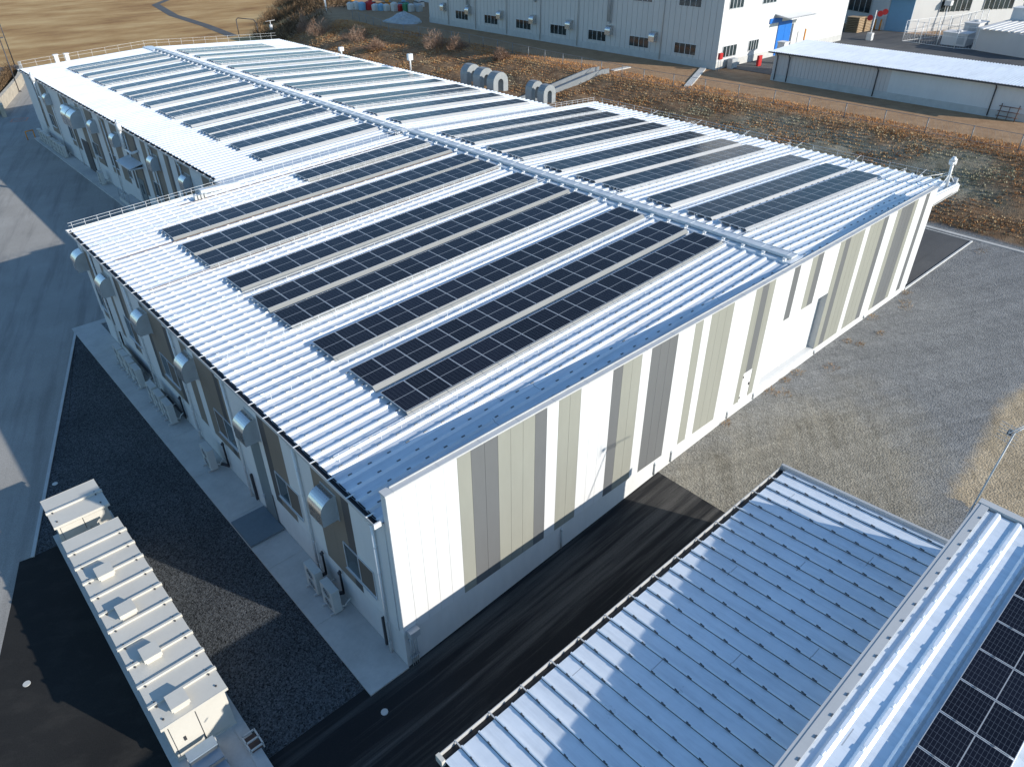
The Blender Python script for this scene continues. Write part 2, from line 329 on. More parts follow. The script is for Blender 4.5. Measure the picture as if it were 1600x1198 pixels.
# ------------------------------------------------------------------ terrain
EDGE = [(66.8, -400), (66.8, 112), (72, 128), (84, 152), (104, 183), (170, 270), (300, 440), (600, 800)]
def edge_d(x, y):
    best = 1e9; sgn = -1
    for (ax, ay), (bx, by) in zip(EDGE, EDGE[1:]):
        dx, dy = bx - ax, by - ay; t = max(0, min(1, ((x - ax) * dx + (y - ay) * dy) / (dx * dx + dy * dy)))
        px, py = ax + t * dx, ay + t * dy; d = math.hypot(x - px, y - py)
        if d < best: best = d; sgn = 1 if (dx * (y - ay) - dy * (x - ax)) < 0 else -1
    return best * sgn
def yard_z(x): return float(np.interp(x, [0, 12, 15, 21, 31, 56], [0, 0.7, 0.9, 1.2, 1.4, 1.45]))
def base_z(x, y):
    w = max(min(1, max(0, (10 - y) / 8)), min(1, max(0, (x - 30) / 14)))
    f = 1 - min(1, max(0, (y - 98) / 22))
    return yard_z(x) * w * f
def ground_z(x, y):
    b = base_z(x, y); d = edge_d(x, y)
    if d <= -11: return b
    if d < 0:
        t = (d + 11) / 11
        return b + (5.3 - b) * t + 0.16 * math.sin(x * 1.3 + y * 0.31) * math.sin(y * 0.53 + x * 0.2) * math.sin(math.pi * t)
    return 5.3 + min(0.2, d * 0.1)
xs = [-700, -300, -120, -60, -30, -15, -6, 0, 12, 15, 21, 31, 37, 44, 50] + [54 + i for i in range(0, 62)] + [118, 124, 130, 140, 150, 170, 200, 260, 400, 700, 1200]
ys = [-500, -200, -80, -40, -20, -10, 0, 2, 10] + [14 + 4 * i for i in range(0, 24)] + [108 + 3 * i for i in range(0, 34)] + [220, 250, 300, 400, 600, 900, 1400]
mb = MB(); mb.v = [(x, y, ground_z(x, y)) for y in ys for x in xs]; nx = len(xs)
for j in range(len(ys) - 1):
    for i in range(nx - 1):
        k = j * nx + i; mb.f.append((k, k + 1, k + nx + 1, k + nx)); mb.m.append(0); mb.sm.append(False)
struct(mb.build('ground', 'terrain'))
def sheet(name, poly, mat, z):
    m = MB(); m.face([(x, y, z + (yard_z(x) if x > 0 and y < 1 else 0)) for x, y in poly]); return struct(m.build(name, mat))
m = MB()
for a, b in ((-8.08, 0), (0, 12), (12, 15.0)):
    m.face([(a, -40, yard_z(a) + .006), (b, -40, yard_z(b) + .006), (b, 0.35, yard_z(b) + .006), (a, 0.35, yard_z(a) + .006)])
struct(m.build('road', 'asph'))
sheet('pavement', [(-26.5, -40), (-8.082, -40), (-8.082, 15.85), (-9.6, 15.93), (-10.5, 13.4), (-15.4, 0.35)], 'asph_plain', .006)
sheet('gravel_strip', [(-8.07, 0.352), (-1.6, 0.352), (-1.6, 36.4), (-1.5, 36.6), (-9.07, 15.86), (-8.07, 15.86)], 'chips', .012)
sheet('pavement', [(-60, -40), (-26.5, -40), (-15.4, 0.35), (-10.5, 13.4), (-9.6, 15.93), (-9.12, 15.86), (-1.56, 36.6), (11, 36.6), (11, 93), (16, 93), (22, 134), (17.6, 134), (9.6, 110), (-60, 110)], 'asph_old', .010)
sheet('parking_lot', [(-80, 111), (9.4, 111), (17.4, 134), (20, 147), (-80, 147)], 'asph_far', .012)
m = MB(); m.face([(42.0, 0.08, 1.46), (55.2, 0.08, 1.46), (55.2, 92, 1.46), (42.0, 92, 1.46)]); struct(m.build('driveway', 'asph_far'))
m = MB(); m.box(55.3, 56.2, -60, 100, 1.2, 1.50); m.box(54.85, 55.0, 0.1, 100, 1.2, 1.49); struct(m.build('drain', 'conc'))
m = MB(); m.box(42.45, 54.9, -0.06, 0.06, 1.1, 1.52); struct(m.build('kerb', 'linewhite'))
m = MB(); a, b = Vector((-9.09, 15.83, 0)), Vector((-1.53, 36.5, 0)); n = (b - a).normalized().cross(Vector((0, 0, 1))) * .075
m.hexa([a - n + Vector((0, 0, -.1)), a + n + Vector((0, 0, -.1)), b + n + Vector((0, 0, -.1)), b - n + Vector((0, 0, -.1)), a - n + Vector((0, 0, .06)), a + n + Vector((0, 0, .06)), b + n + Vector((0, 0, .06)), b - n + Vector((0, 0, .06))])
struct(m.build('kerb', 'conc2'))
m = MB()
for i in range(9):
    y0 = -0.06 + i * 4.03; m.box(-1.72, -0.005, y0, y0 + 4.02, -.2, .075)
m.box(-1.72, 0.6, 36.22, 36.8, -.2, .075)
struct(m.build('apron', 'conc'))
m = MB(); m.box(9.0, 10.3, 36.9, 91.4, -.2, .12); struct(m.build('apron', 'conc'))
m = MB()
for k in range(7):
    y = 113 + k * 5; m.face([(2 + k * 1.1, y, .02), (10.5 + k * 1.6, y, .02), (10.5 + k * 1.6, y + .25, .02), (2 + k * 1.1, y + .25, .02)])
struct(m.build('parking_lines', 'linewhite'))
m = MB()
def strip(m, p, q, w, z):
    p, q = Vector((*p, z)), Vector((*q, z)); n = (q - p).normalized().cross(Vector((0, 0, 1))) * w / 2
    m.face([p - n, q - n, q + n, p + n])
for i, (p, q) in enumerate((((8.8, 102.5), (9.5, 104.2)), ((9.5, 104.2), (11.2, 103.7)), ((11.2, 103.7), (10.5, 101.9)), ((10.5, 101.9), (8.8, 102.5)), ((9.4, 102.9), (10.6, 103.2)))): strip(m, p, q, .22, .016 + .001 * i)
struct(m.build('road_marking', 'liner'))
m = MB(); pts = [(61, 151.6), (63.4, 172), (64.8, 195), (70, 222), (80, 236), (120, 300)]
for i, ((ax, ay), (bx, by)) in enumerate(zip(pts, pts[1:])):
    m.face([(ax, ay, .03 + ground_z(ax, ay)), (ax + 2.3, ay, .03 + ground_z(ax + 2.3, ay)), (bx + 2.3, by, .03 + ground_z(bx + 2.3, by)), (bx, by, .03 + ground_z(bx, by))])
struct(m.build('path', 'asph_far'))
m = MB(); m.box(82, 128, 33, 41.5, 5.3, 5.56); m.face([(81, 41.6, 5.53), (128, 41.6, 5.53), (128, 90, 5.53), (81, 104, 5.53)]); m.face([(90, 8, 5.53), (170, 8, 5.53), (170, 33, 5.53), (90, 33, 5.53)])
struct(m.build('yard_pavement', 'asph_far'))

def disc(m, x, y, z, r, mt=0, n=20): m.face([(x + r * math.cos(2 * math.pi * k / n), y + r * math.sin(2 * math.pi * k / n), z) for k in range(n)], mt)
for (x, y, lab) in ((-10.9, 9.06, 'pale round manhole cover in the dark asphalt left of the cream cabinets'), (-6.99, 20.46, 'pale round manhole cover in the gravel behind the small cream cabinet'), (-1.7, -0.91, 'pale round manhole cover in the black road below the building corner')):
    m = MB(); m.tube((x, y, -.02), (x, y, .03), .13, 20); tag(m.build('manhole_cover', 'pale'), lab, 'manhole cover', 'round covers in the ground')

# ------------------------------------------------------------------ main buildings
WX, HP, HB = 42.42, 8.78, 1.93
XR, ZRT, SL = 25.37, 8.79, 0.04895             # ridge x, rib-top height there, roof slope
EW, EE = -0.16, 47.75                          # eaves
RH = 0.088; PIT = 0.608; RY0 = 0.45
def zr(x, dz=0): return ZRT - SL * abs(x - XR) + dz
def rib_roof(m, xa, xb, y0, y1, dz, clips=None, zf=zr, mt=0, mc=1, pit=PIT, ry0=RY0, RH=RH):
    k0 = math.ceil((y0 - ry0 + .14) / pit); k1 = math.floor((y1 - ry0 - .11) / pit); cs = [ry0 + k * pit for k in range(k0, k1 + 1)]
    prof = [(y0, 0)]
    for c in cs: prof += [(c - .13, 0), (c - .05, RH), (c + .04, RH), (c + .11, 0)]
    prof.append((y1, 0))
    za, zb = zf(xa) - RH + dz, zf(xb) - RH + dz
    for (ya, ha), (yb, hb_) in zip(prof, prof[1:]):
        m.face([(xa, ya, za + ha), (xb, ya, zb + hb_ * 0 + ha), (xb, yb, zb + hb_), (xa, yb, za + hb_)], mt)
    for c in cs:   # closed rib ends
        for x, z in ((xa, za), (xb, zb)): m.face([(x, c - .13, z), (x, c - .05, z + RH), (x, c + .04, z + RH), (x, c + .11, z)], mt)
    if clips:
        lo, hi = sorted((xa, xb)); n = int((hi - lo - .6) / clips)
        for j, c in enumerate(cs):
            for i in range(n):
                x = lo + .45 + i * clips; z = zf(x) + dz
                m.hexa([(x, c - .03, z - .01), (x + .15, c - .03, z - .01), (x + .15, c + .045, z - .01), (x, c + .045, z - .01), (x, c - .012, z + .032), (x + .15, c - .012, z + .032), (x + .15, c + .03, z + .026), (x, c + .03, z + .026)], mc)
    return cs

B1 = thing('factory_building', 'long white front hall with a vertically striped end wall and low solar roof', 'factory', (0, 0, 0))
STR = [('white', 2.85), ('beige', 3.45), ('grey', 4.68), ('beige', 6.5), ('grey', 7.11), ('white', 7.73), ('beige', 8.95), ('white', 10.8), ('grey', 11.4), ('beige', 12.62), ('white', 13.24), ('grey', 15.05), ('white', 16.28), ('beige', 16.9), ('white', 17.5), ('beige', 19.33), ('white', 21.15), ('beige', 21.75), ('grey', 22.33), ('beige', 22.93), ('white', 24.7), ('grey', 25.3), ('white', 26.5), ('beige', 27.1), ('grey', 27.7), ('white', 29.5), ('beige', 30.1), ('grey', 30.68), ('beige', 32.38), ('white', 32.97), ('beige', 34.78), ('grey', 35.39), ('white', 36.56), ('beige', 37.15), ('grey', 38.97), ('beige', 39.49), ('white', 40.65), ('grey', 41.25), ('white', 42.42)]
CI = {'white': 0, 'beige': 1, 'grey': 2}
def panels(m, x0, x1, z0, z1, mt, y=-.035):     # cladding panels 0.61 wide with fine joints
    n = max(1, round((x1 - x0) / .61)); w = (x1 - x0) / n
    for i in range(n): m.box(x0 + i * w + .005, x0 + (i + 1) * w - .005, y, .05, z0, z1, mt)
DX0, DX1, DZ0, DZ1 = 23.52, 29.55, 1.95, 5.65   # big door
SX0, SX1, SZ1 = 21.62, 22.48, 3.7              # small door
m = MB(); x = 0.0
for c, xe in STR:
    a = x
    cuts = sorted(set([a, xe] + [q for q in (DX0, DX1, SX0, SX1) if a < q < xe]))
    for p, q in zip(cuts, cuts[1:]):
        z0 = HB
        if p >= DX0 - .01 and q <= DX1 + .01: z0 = DZ1
        elif p >= SX0 - .01 and q <= SX1 + .01: z0 = SZ1
        panels(m, p, q, z0, HP - .07, CI[c])
    x = xe
for a, b in ((0.004, DX0 - .01), (DX1 + .02, WX - .004)): m.box(a, b, .04, .24, HB + .01, HP - .08, 3)   # joint colour behind the panels
m.box(DX0 - .01, DX1 + .02, .045, .24, DZ1 + .012, HP - .08, 3)
m.box(-.004, .012, -.02, .26, HB, HP - .07, 0); m.box(WX - .012, WX + .004, -.02, .26, HB, HP - .07, 0)
m.box(0.01, WX - .01, .24, .262, 7.0, HP - .075, 4)
m.build('striped_wall', ['white', 'beige', 'grey', 'dark', 'trim'], B1)
m = MB(); m.box(-.03, WX + .03, -.06, .29, HP - .07, HP, 0)
for i in range(24): m.box(i * 1.8 + .3, i * 1.8 + .36, -.064, .294, HP - .075, HP + .006, 0)
m.box(.3, WX - .3, .17, .21, HP + .002, HP + .045, 0); m.build('parapet_cap', 'trim', B1)
m = MB(); m.box(0.0, DX0 - .1, 0, .5, -.6, HB); m.box(DX0 - .1, DX1 + .1, 0, .5, -.6, HB); m.box(DX1 + .1, WX, 0, .5, -.6, HB); m.box(0, .5, .5, 34.1, -.6, HB)
m.box(.5, WX, 33.6, 34.1, -.6, HB); m.box(WX - .5, WX, .5, 33.6, -.6, HB)
m.build('base_wall', 'render', B1)
m = MB()   # big recessed door, reveal on its right-hand side
m.box(DX0 + .06, DX1 - .01, .36, .44, DZ0 + .02, DZ1 - .03, 0); dr = m.build('sliding_door', 'facwhite', B1)
m = MB(); m.box(DX1, DX1 + .012, -.03, .44, DZ0, DZ1, 0); m.box(DX0, DX0 + .05, -.02, .44, DZ0, DZ1, 1); m.box(DX0 + .05, DX1, .05, .36, DZ0 - .03, DZ0 + .01, 1); m.box(DX0 + .05, DX1, .05, .44, DZ1 - .03, DZ1 + .01, 1)
m.build('door_frame', ['galv2', 'white', 'conc'], B1)
m = MB(); m.box(SX0 + .01, SX1 - .01, -.02, .05, HB - .1, SZ1 - .01); d = m.build('door', 'facwhite', B1)
m = MB(); m.box(SX1 - .16, SX1 - .10, -.06, -.02, 2.7, 2.85); m.build('handle', 'darkmetal', d)
m = MB()
for z in (2.1, 3.4): m.box(SX0 + .02, SX0 + .06, -.05, -.02, z, z + .12)
m.build('hinge', 'darkmetal', d)

# west wall of the front hall (x = 0): vertical stripes
WST = [('white', 2.6), ('dark', 3.15), ('brown', 5.28), ('white', 7.75), ('brown', 9.15), ('dark', 9.72), ('white', 10.2), ('door', 11.38), ('white', 12.99), ('brown', 13.6), ('dark', 14.1), ('brown', 16.28), ('white', 17.02), ('brown', 17.98), ('white', 19.4), ('dark', 20.15), ('brown', 22.9), ('dark', 23.45), ('white', 23.98), ('white', 26.5), ('brown', 27.1), ('dark', 27.6), ('white', 29.2), ('brown', 29.8), ('white', 31.3), ('dark', 31.9), ('brown', 33.2), ('white', 34.1)]
CW = {'white': 0, 'brown': 1, 'dark': 2, 'door': 0}
def side_wall(st, x, y0, z0, ztop, parent, recess=None):
    m = MB(); y = y0
    for c, ye in st:
        n = max(1, round((ye - y) / .9)); w = (ye - y) / n
        for i in range(n): m.box(x - .035, x + .06, y + i * w + .003, y + (i + 1) * w - .003, z0, ztop, CW[c])
        y = ye
    m.box(x + .05, x + .25, y0, y, z0 + .01, ztop - .01, 2)
    return m.build('side_wall', ['white', 'brown', 'dark'], parent)
side_wall(WST, 0.0, 0.27, HB, 7.37, B1)
def window(parent, x, y0, y1, z0, z1, glass_first=True, full=False):
    m = MB(); t = .05; xo = x - .07
    m.box(xo, x - .035, y0, y1, z1 - t, z1); m.box(xo, x - .035, y0, y1, z0, z0 + t); m.box(xo, x - .035, y0, y0 + t, z0 + t, z1 - t); m.box(xo, x - .035, y1 - t, y1, z0 + t, z1 - t)
    ym = (y0 + y1) / 2; m.box(xo - .005, x - .035, ym - t / 2, ym + t / 2, z0 + t, z1 - t); m.box(xo - .05, xo + .001, y0 - .03, y1 + .03, z0 - .03, z0 + .01)
    w = m.build('window', 'alu', parent)
    g = (ym + t / 2, y1 - t) if glass_first else (y0 + t, ym - t / 2); s_ = (y0 + t, ym - t / 2) if glass_first else (ym + t / 2, y1 - t)
    m = MB(); m.box(x - .048, x - .036, g[0], g[1], z0 + t, z1 - t)
    if full: m.box(x - .048, x - .036, s_[0], s_[1], z0 + t, z1 - t)
    m.build('pane', 'glass', w)
    if not full:
        m = MB(); m.box(x - .06, x - .036, s_[0], s_[1], z0 + t, z1 - t); m.build('screen', 'screen', w)
for y0, y1, gf in ((1.5, 3.6, True), (7.0, 9.1, True), (13.2, 15.3, False), (20.2, 22.3, True), (26.0, 28.0, True), (31.5, 33.3, True)): window(B1, 0.0, y0, y1, 2.62, 4.05, gf)
m = MB(); m.box(-.05, -.0355, 10.22, 11.36, .12, 5.05); d = m.build('door', 'doorgrey', B1)
m = MB(); m.box(-.10, -.05, 11.2, 11.26, 1.05, 1.25); m.build('handle', 'alu', d)
# gutters and downpipes
def gutter(parent, x, y0, y1, z):
    m = MB(); m.box(x - .20, x - .18, y0, y1, z - .16, z, 0); m.box(x - .18, x + .02, y0, y1, z - .16, z - .12, 1); m.box(x + .02, x + .04, y0, y1, z - .16, z - .02, 1)
    m.face([(x - .1795, y0, z - .003), (x - .1795, y1, z - .003), (x - .1795, y1, z - .12), (x - .1795, y0, z - .12)], 1)
    m.box(x - .22, x + .05, y0 - .06, y0, z - .18, z + .02, 2); m.box(x - .22, x + .05, y1, y1 + .06, z - .18, z + .02, 2)
    k = y0 + .42
    while k < y1: m.box(x - .21, x + .12, k, k + .05, z - .012, z + .012, 2); k += 1.216
    return m.build('gutter', ['trim', 'black', 'wirewhite'], parent)
gutter(B1, -.17, .30, 34.06, 7.55)
def downpipe(parent, x, y, ztop, zb=.1):
    m = MB(); m.path([(x - .25, y, ztop), (x - .25, y, ztop - .25), (x - .12, y, ztop - .5), (x - .12, y, zb)], .06, 8)
    z = zb + .5
    while z < ztop - .6: m.tube((x - .12, y, z), (x - .12, y, z + .06), .062, 8); m.box(x - .1, x - .03, y - .02, y + .02, z, z + .05); z += 1.3
    m.build('downpipe', 'wirewhite', parent)
for y in (.95, 6.4, 12.85, 18.95, 25.2, 31.4): downpipe(B1, 0, y, 7.42)
# roof of the front hall
m = MB()
rib_roof(m, EW, XR - .55, .27, 34.14, 0, .82); rib_roof(m, XR + .55, EE, .27, 34.14, 0, .82)
m.build('roof', ['roof', 'clip'], B1)
m = MB(); m.prism([(XR - .62, ZRT - RH - .02), (XR - .62, ZRT + .015), (XR, ZRT + .055), (XR + .62, ZRT + .015), (XR + .62, ZRT - RH - .02)], 'y', .27, 34.14); m.build('ridge_cap', 'roof', B1)
m = MB(); m.box(0.02, EE - .05, 34.145, 34.2, 6.6, 7.4, 0)
m.face([(EW, 34.15, zr(EW) - .5), (XR, 34.15, ZRT - .5), (XR, 34.15, ZRT), (EW, 34.15, zr(EW))]); m.face([(XR, 34.15, ZRT - .5), (EE, 34.15, zr(EE) - .5), (EE, 34.15, zr(EE)), (XR, 34.15, ZRT)])
m.box(0.3, WX - .1, 33.9, 34.1, HB, 7.4)
m.build('rear_wall', 'white', B1)
m = MB(); m.box(WX - .2, WX, .5, 34, HB, 7.6); m.box(EE - .2, EE, .27, 34.1, zr(EE) - .55, zr(EE) - RH - .01)
m.hexa([(WX + .02, .27, zr(WX) - .58), (EE, .27, zr(EE) - .5), (EE, .33, zr(EE) - .5), (WX + .02, .33, zr(WX) - .58), (WX + .02, .262, zr(WX) - RH + .02), (EE, .262, zr(EE) - RH + .02), (EE, .33, zr(EE) - RH + .02), (WX + .02, .33, zr(WX) - RH + .02)])
m.build('east_wall', 'white', B1)
m = MB(); m.box(WX + .02, EE, .3, 34, zr(EE) - .62, zr(EE) - .56); m.tube((WX + .1, .30, 7.28), (46.6, .30, 7.36), .09, 8); m.build('eave_soffit', 'trim', B1)
for xx in (44.5, ): 
    m = MB(); m.tube((46.9, 3.5, 1.3), (46.9, 3.5, 7.4), .12, 10); m.build('eave_post', 'trim', B1)
m = MB()
for xx in (8.2, 14.6, 15.9, 20.7, 23.2, 29.8, 36.2):
    zg = yard_z(xx); m.tube((xx, -.05, zg + .1), (xx, -.05, HB - .25), .035, 8); m.tube((xx, -.05, HB - .35), (xx, .01, HB - .2), .05, 8)
m.build('overflow_pipe', 'galv2', B1)
# pull box with conduits at the corner
t = thing('junction_box', 'grey steel pull box with four conduits at the foot of the striped corner', 'junction box', (.3, -.04, 1.8))
m = MB(); m.box(.10, .52, -.30, -.04, 1.80, 2.12); m.build('box', 'galv2', t)
for k in range(4):
    m = MB(); m.path([(.17 + k * .09, -.10, 1.8), (.17 + k * .09, -.10, .05)], .022, 8); m.build('conduit', 'galv2', t)
m = MB(); m.box(.12, .50, -.13, -.01, 1.5, 1.54); m.box(.12, .50, -.13, -.01, .5, .54); m.build('bracket', 'galv2', t)
# blue step pad under the grey door
m = MB(); m.box(-1.70, -.06, 9.67, 11.72, .08, .19); tag(m.build('step_pad', 'bluepad'), 'low blue-grey pad on the concrete apron in front of the tall grey door', 'step')

# second hall behind
DZ2 = -.22; Y2A, Y2B = 34.25, 92.3; E2W, E2E = 10.05, 43.6
B2 = thing('factory_building', 'long white rear hall set back behind the striped front hall', 'factory', (10, 34, 0))
m = MB(); rib_roof(m, E2W + .18, XR - .55, 36.5, Y2B, DZ2, 0); rib_roof(m, XR + .55, E2E, 36.5, Y2B, DZ2, 0); m.build('roof', ['roof', 'clip'], B2)
m = MB()   # expansion gutter between the two roofs
for a, b in ((E2W, XR), (XR, E2E)):
    m.face([(a, 34.2, zr(a) - .38), (b, 34.2, zr(b) - .38), (b, 36.45, zr(b) - .38), (a, 36.45, zr(a) - .38)]); m.face([(a, 36.45, zr(a) - .38), (b, 36.45, zr(b) - .38), (b, 36.52, zr(b) + DZ2 - RH + .01), (a, 36.52, zr(a) + DZ2 - RH + .01)])
m.build('valley_gutter', 'galv', B2)
m = MB(); m.prism([(XR - .62, ZRT - RH - .24), (XR - .62, ZRT - .205), (XR, ZRT - .165), (XR + .62, ZRT - .205), (XR + .62, ZRT - RH - .24)], 'y', 35.5, Y2B); m.build('ridge_cap', 'roof', B2)
rr = random.Random(5); st = []; y = 36.0
WID = [('white', 2.0), ('brown', 1.1), ('white', .8), ('brown', 1.6), ('dark', .5), ('white', 1.7), ('dark', .55), ('brown', 1.0), ('white', 1.3)]
EAVE2 = [('white', 37.2), ('dark', 37.8), ('brown', 39.76), ('white', 42.0), ('brown', 44.55), ('dark', 44.9), ('white', 46.19), ('dark', 46.7), ('brown', 47.39), ('white', 48.62), ('brown', 51.02), ('white', 51.57), ('brown', 52.75), ('white', 54.05), ('dark', 54.5), ('brown', 57.0), ('dark', 57.6), ('white', 58.86), ('brown', 60.9), ('white', 62.15), ('brown', 64.06), ('white', 65.91), ('dark', 66.5), ('brown', 68.54), ('white', 69.71), ('brown', 71.44), ('white', 74.1), ('dark', 74.6), ('brown', 77.39), ('white', 82.08), ('brown', 85.31), ('white', 87.11), ('brown', 88.72), ('white', 92.2)]
side_wall(EAVE2, 10.35, 34.3, HB, 7.55, B2)
gutter(B2, 10.22, 34.3, 92.2, 7.70)
m = MB(); m.box(10.36, 10.9, 34.3, 92.2, -.5, HB); m.box(10.9, 43.3, 91.7, 92.2, -.5, HB); m.box(42.8, 43.3, 34.3, 91.7, -.5, HB); m.build('base_wall', 'render', B2)
m = MB(); m.box(10.6, 43.3, 91.9, 92.2, HB, 7.5); m.box(43.0, 43.3, 34.3, 91.9, HB, 7.4)
m.face([(E2W + .18, 92.25, zr(E2W) - .8), (XR, 92.25, ZRT - .8), (XR, 92.25, ZRT - .36), (E2W + .18, 92.25, zr(E2W) - .36)]); m.face([(XR, 92.25, ZRT - .8), (E2E, 92.25, zr(E2E) - .8), (E2E, 92.25, zr(E2E) - .36), (XR, 92.25, ZRT - .36)])
m.build('rear_wall', 'white', B2)
for y0, y1 in ((38.3, 40.2), (45.2, 47.2), (50.2, 52.0), (58.0, 59.0), (61.8, 63.8), (67.0, 69.0), (75.5, 77.5), (83, 85)): window(B2, 10.35, y0, y1, 2.6, 3.95, True)
for y in (37.5, 43.8, 50.1, 56.4, 62.7, 69.0, 75.3, 81.6, 87.9): downpipe(B2, 10.35, y, 7.55)
m = MB(); m.box(9.15, 10.31, 53.8, 57.2, 4.6, 4.72); m.hexa([(9.1, 53.7, 4.72), (10.31, 53.7, 5.0), (10.31, 57.3, 5.0), (9.1, 57.3, 4.72), (9.1, 53.7, 4.78), (10.31, 53.7, 5.06), (10.31, 57.3, 5.06), (9.1, 57.3, 4.78)]); m.build('door_canopy', 'galv', B2)
m = MB(); m.box(10.28, 10.32, 55.0, 56.9, .5, 3.2); d = m.build('door', 'doorgrey', B2)
m = MB(); m.box(10.26, 10.285, 55.5, 55.9, 1.8, 2.7); m.build('pane', 'glass', d)
m = MB(); m.box(10.26, 10.315, 71.0, 73.2, .2, 3.4); m.build('door', 'darkmetal', B2)
m = MB(); m.box(9.3, 10.3, 57.6, 60.8, .12, .5); m.box(9.3, 10.3, 57.0, 57.6, .12, .3); tag(m.build('door_steps', 'conc2'), 'low concrete steps under the small door canopy of the rear hall', 'steps')
m = MB()   # rail beside the steps
for y in (58, 59.4, 60.8): m.tube((9.35, y, .5), (9.35, y, 1.5), .03, 6)
m.path([(9.35, 58, 1.5), (9.35, 60.8, 1.5)], .03); m.path([(9.35, 58, 1.0), (9.35, 60.8, 1.0)], .025); tag(m.build('handrail', 'galv2'), 'grey handrail on the concrete steps of the rear hall', 'handrail')

# ------------------------------------------------------------------ solar arrays
def module_mesh():
    w, l, h, fr = 1.134, 1.75, .035, .016
    me = bpy.data.meshes.new('solar_panel')
    v = []; f = []; mi = []
    def quad(a, b, c, d, mt):
        i = len(v); v.extend([a, b, c, d]); f.append((i, i + 1, i + 2, i + 3)); mi.append(mt)
    X0, X1, Y0, Y1 = 0, w, 0, l
    quad((X0 + fr, Y0 + fr, h - .003), (X1 - fr, Y0 + fr, h - .003), (X1 - fr, Y1 - fr, h - .003), (X0 + fr, Y1 - fr, h - .003), 0)
    o = [(X0, Y0), (X1, Y0), (X1, Y1), (X0, Y1)]; q = [(X0 + fr, Y0 + fr), (X1 - fr, Y0 + fr), (X1 - fr, Y1 - fr), (X0 + fr, Y1 - fr)]
    for k in range(4):
        a, b = o[k], o[(k + 1) % 4]; c, d = q[(k + 1) % 4], q[k]
        quad((*a, h), (*b, h), (*c, h), (*d, h), 1); quad((*a, 0), (*b, 0), (*b, h), (*a, h), 1); quad((*d, h), (*c, h), (*c, h - .003), (*d, h - .003), 1)
    quad((X0, Y1, 0), (X1, Y1, 0), (X1, Y0, 0), (X0, Y0, 0), 2)
    me.from_pydata(v, [], f); me.materials.append(M['solar']); me.materials.append(M['alu']); me.materials.append(M['bagwhite'])
    me.polygons.foreach_set('material_index', mi)
    uv = me.uv_layers.new(name='UVMap'); co = [(0, 0), (1, 0), (1, 1), (0, 1)]
    for k in range(4): uv.data[k].uv = co[k]
    me.update(); return me
PM = module_mesh(); PW = 1.155
def array(y, x0, n, dz, west, label, group, cover='bagcover'):
    cover = cover if dz == 0 and west else 'coversheen'
    zz = .10 + dz; sgn = 1 if west else -1
    root = thing('solar_array', label, 'solar array', (x0, y, zr(x0) + zz), group)
    for i in range(n):
        o = bpy.data.objects.new('solar_panel', PM); COL.objects.link(o); o.parent = root
        o.location = (i * PW, 0, sgn * SL * i * PW); o.rotation_euler = (0, -sgn * math.atan(SL), 0)
    L = n * PW; x1 = x0 + L; m = MB()
    for yy in (.28, .86, 1.46):
        m.hexa([(x0 - .12, y + yy, zr(x0 - .12) + zz - .05), (x1 + .1, y + yy, zr(x1 + .1) + zz - .05), (x1 + .1, y + yy + .05, zr(x1 + .1) + zz - .05), (x0 - .12, y + yy + .05, zr(x0 - .12) + zz - .05), (x0 - .12, y + yy, zr(x0 - .12) + zz - .003), (x1 + .1, y + yy, zr(x1 + .1) + zz - .003), (x1 + .1, y + yy + .05, zr(x1 + .1) + zz - .003), (x0 - .12, y + yy + .05, zr(x0 - .12) + zz - .003)])
    m.build('mounting_rail', 'galv2', root)
    m = MB()   # sloping cover along the lower edge
    a = [(y - .02, zz + .02), (y - .20, dz - .04), (y - .23, dz - .04), (y - .03, zz + .032)]
    m.hexa([(x0, a[0][0], zr(x0) + a[0][1]), (x1, a[0][0], zr(x1) + a[0][1]), (x1, a[3][0], zr(x1) + a[3][1]), (x0, a[3][0], zr(x0) + a[3][1]),
            (x0, a[1][0], zr(x0) + a[1][1]), (x1, a[1][0], zr(x1) + a[1][1]), (x1, a[2][0], zr(x1) + a[2][1]), (x0, a[2][0], zr(x0) + a[2][1])])
    m.build('edge_cover', cover, root)
M['bagcover'] = paint('edge_cover', (0.29, 0.288, 0.265), 0.5, 0, 0.05, 1)
M['coversheen'] = paint('edge_cover_painted_sheen', (0.44, 0.435, 0.42), 0.45, 0, 0.05, 1)  # paler copy of the edge cover, far-row gloss put into its colour
M['weathered'] = paint('weathered_steel', (0.27, 0.285, 0.29), 0.55, 0.15, 0.15, 2)
RW1 = [4.27, 6.59, 9.67, 13.36, 15.68, 18.65, 22.45, 24.58, 27.66]
for i, y in enumerate(RW1):
    array(y, 3.74, 18, 0, True, f'{ORD[i]} long solar row from the striped parapet, left slope of the front roof', 'solar rows on the left slope of the front roof')
array(30.3, 14.1, 9, 0, True, 'short solar row at the far edge of the front roof, left slope', 'solar rows on the left slope of the front roof')
for i, y in enumerate([4.46, 6.74, 9.66, 13.45, 15.78, 18.85, 22.75, 25.0, 28.1, 30.55]):
    array(y, 27.1, 15, 0, False, f'{ORD[i]} solar row from the striped parapet, right slope of the front roof', 'solar rows on the right slope of the front roof')
RW2 = [37.6, 41.3, 45.0, 47.1, 50.85, 54.6, 56.7, 60.5, 64.1, 66.3, 70.05, 73.65, 75.75, 79.5, 83.0, 85.1]
for i, y in enumerate(RW2):
    array(y, 14.25, 9, DZ2, True, f'{ORD[i]} solar row from the front hall, left slope of the rear roof', 'solar rows on the left slope of the rear roof')
for i, y in enumerate(RW2):
    array(y + .35, 27.2, 13 if i < 14 else 10, DZ2, False, f'{ORD[i]} solar row from the front hall, right slope of the rear roof', 'solar rows on the right slope of the rear roof')

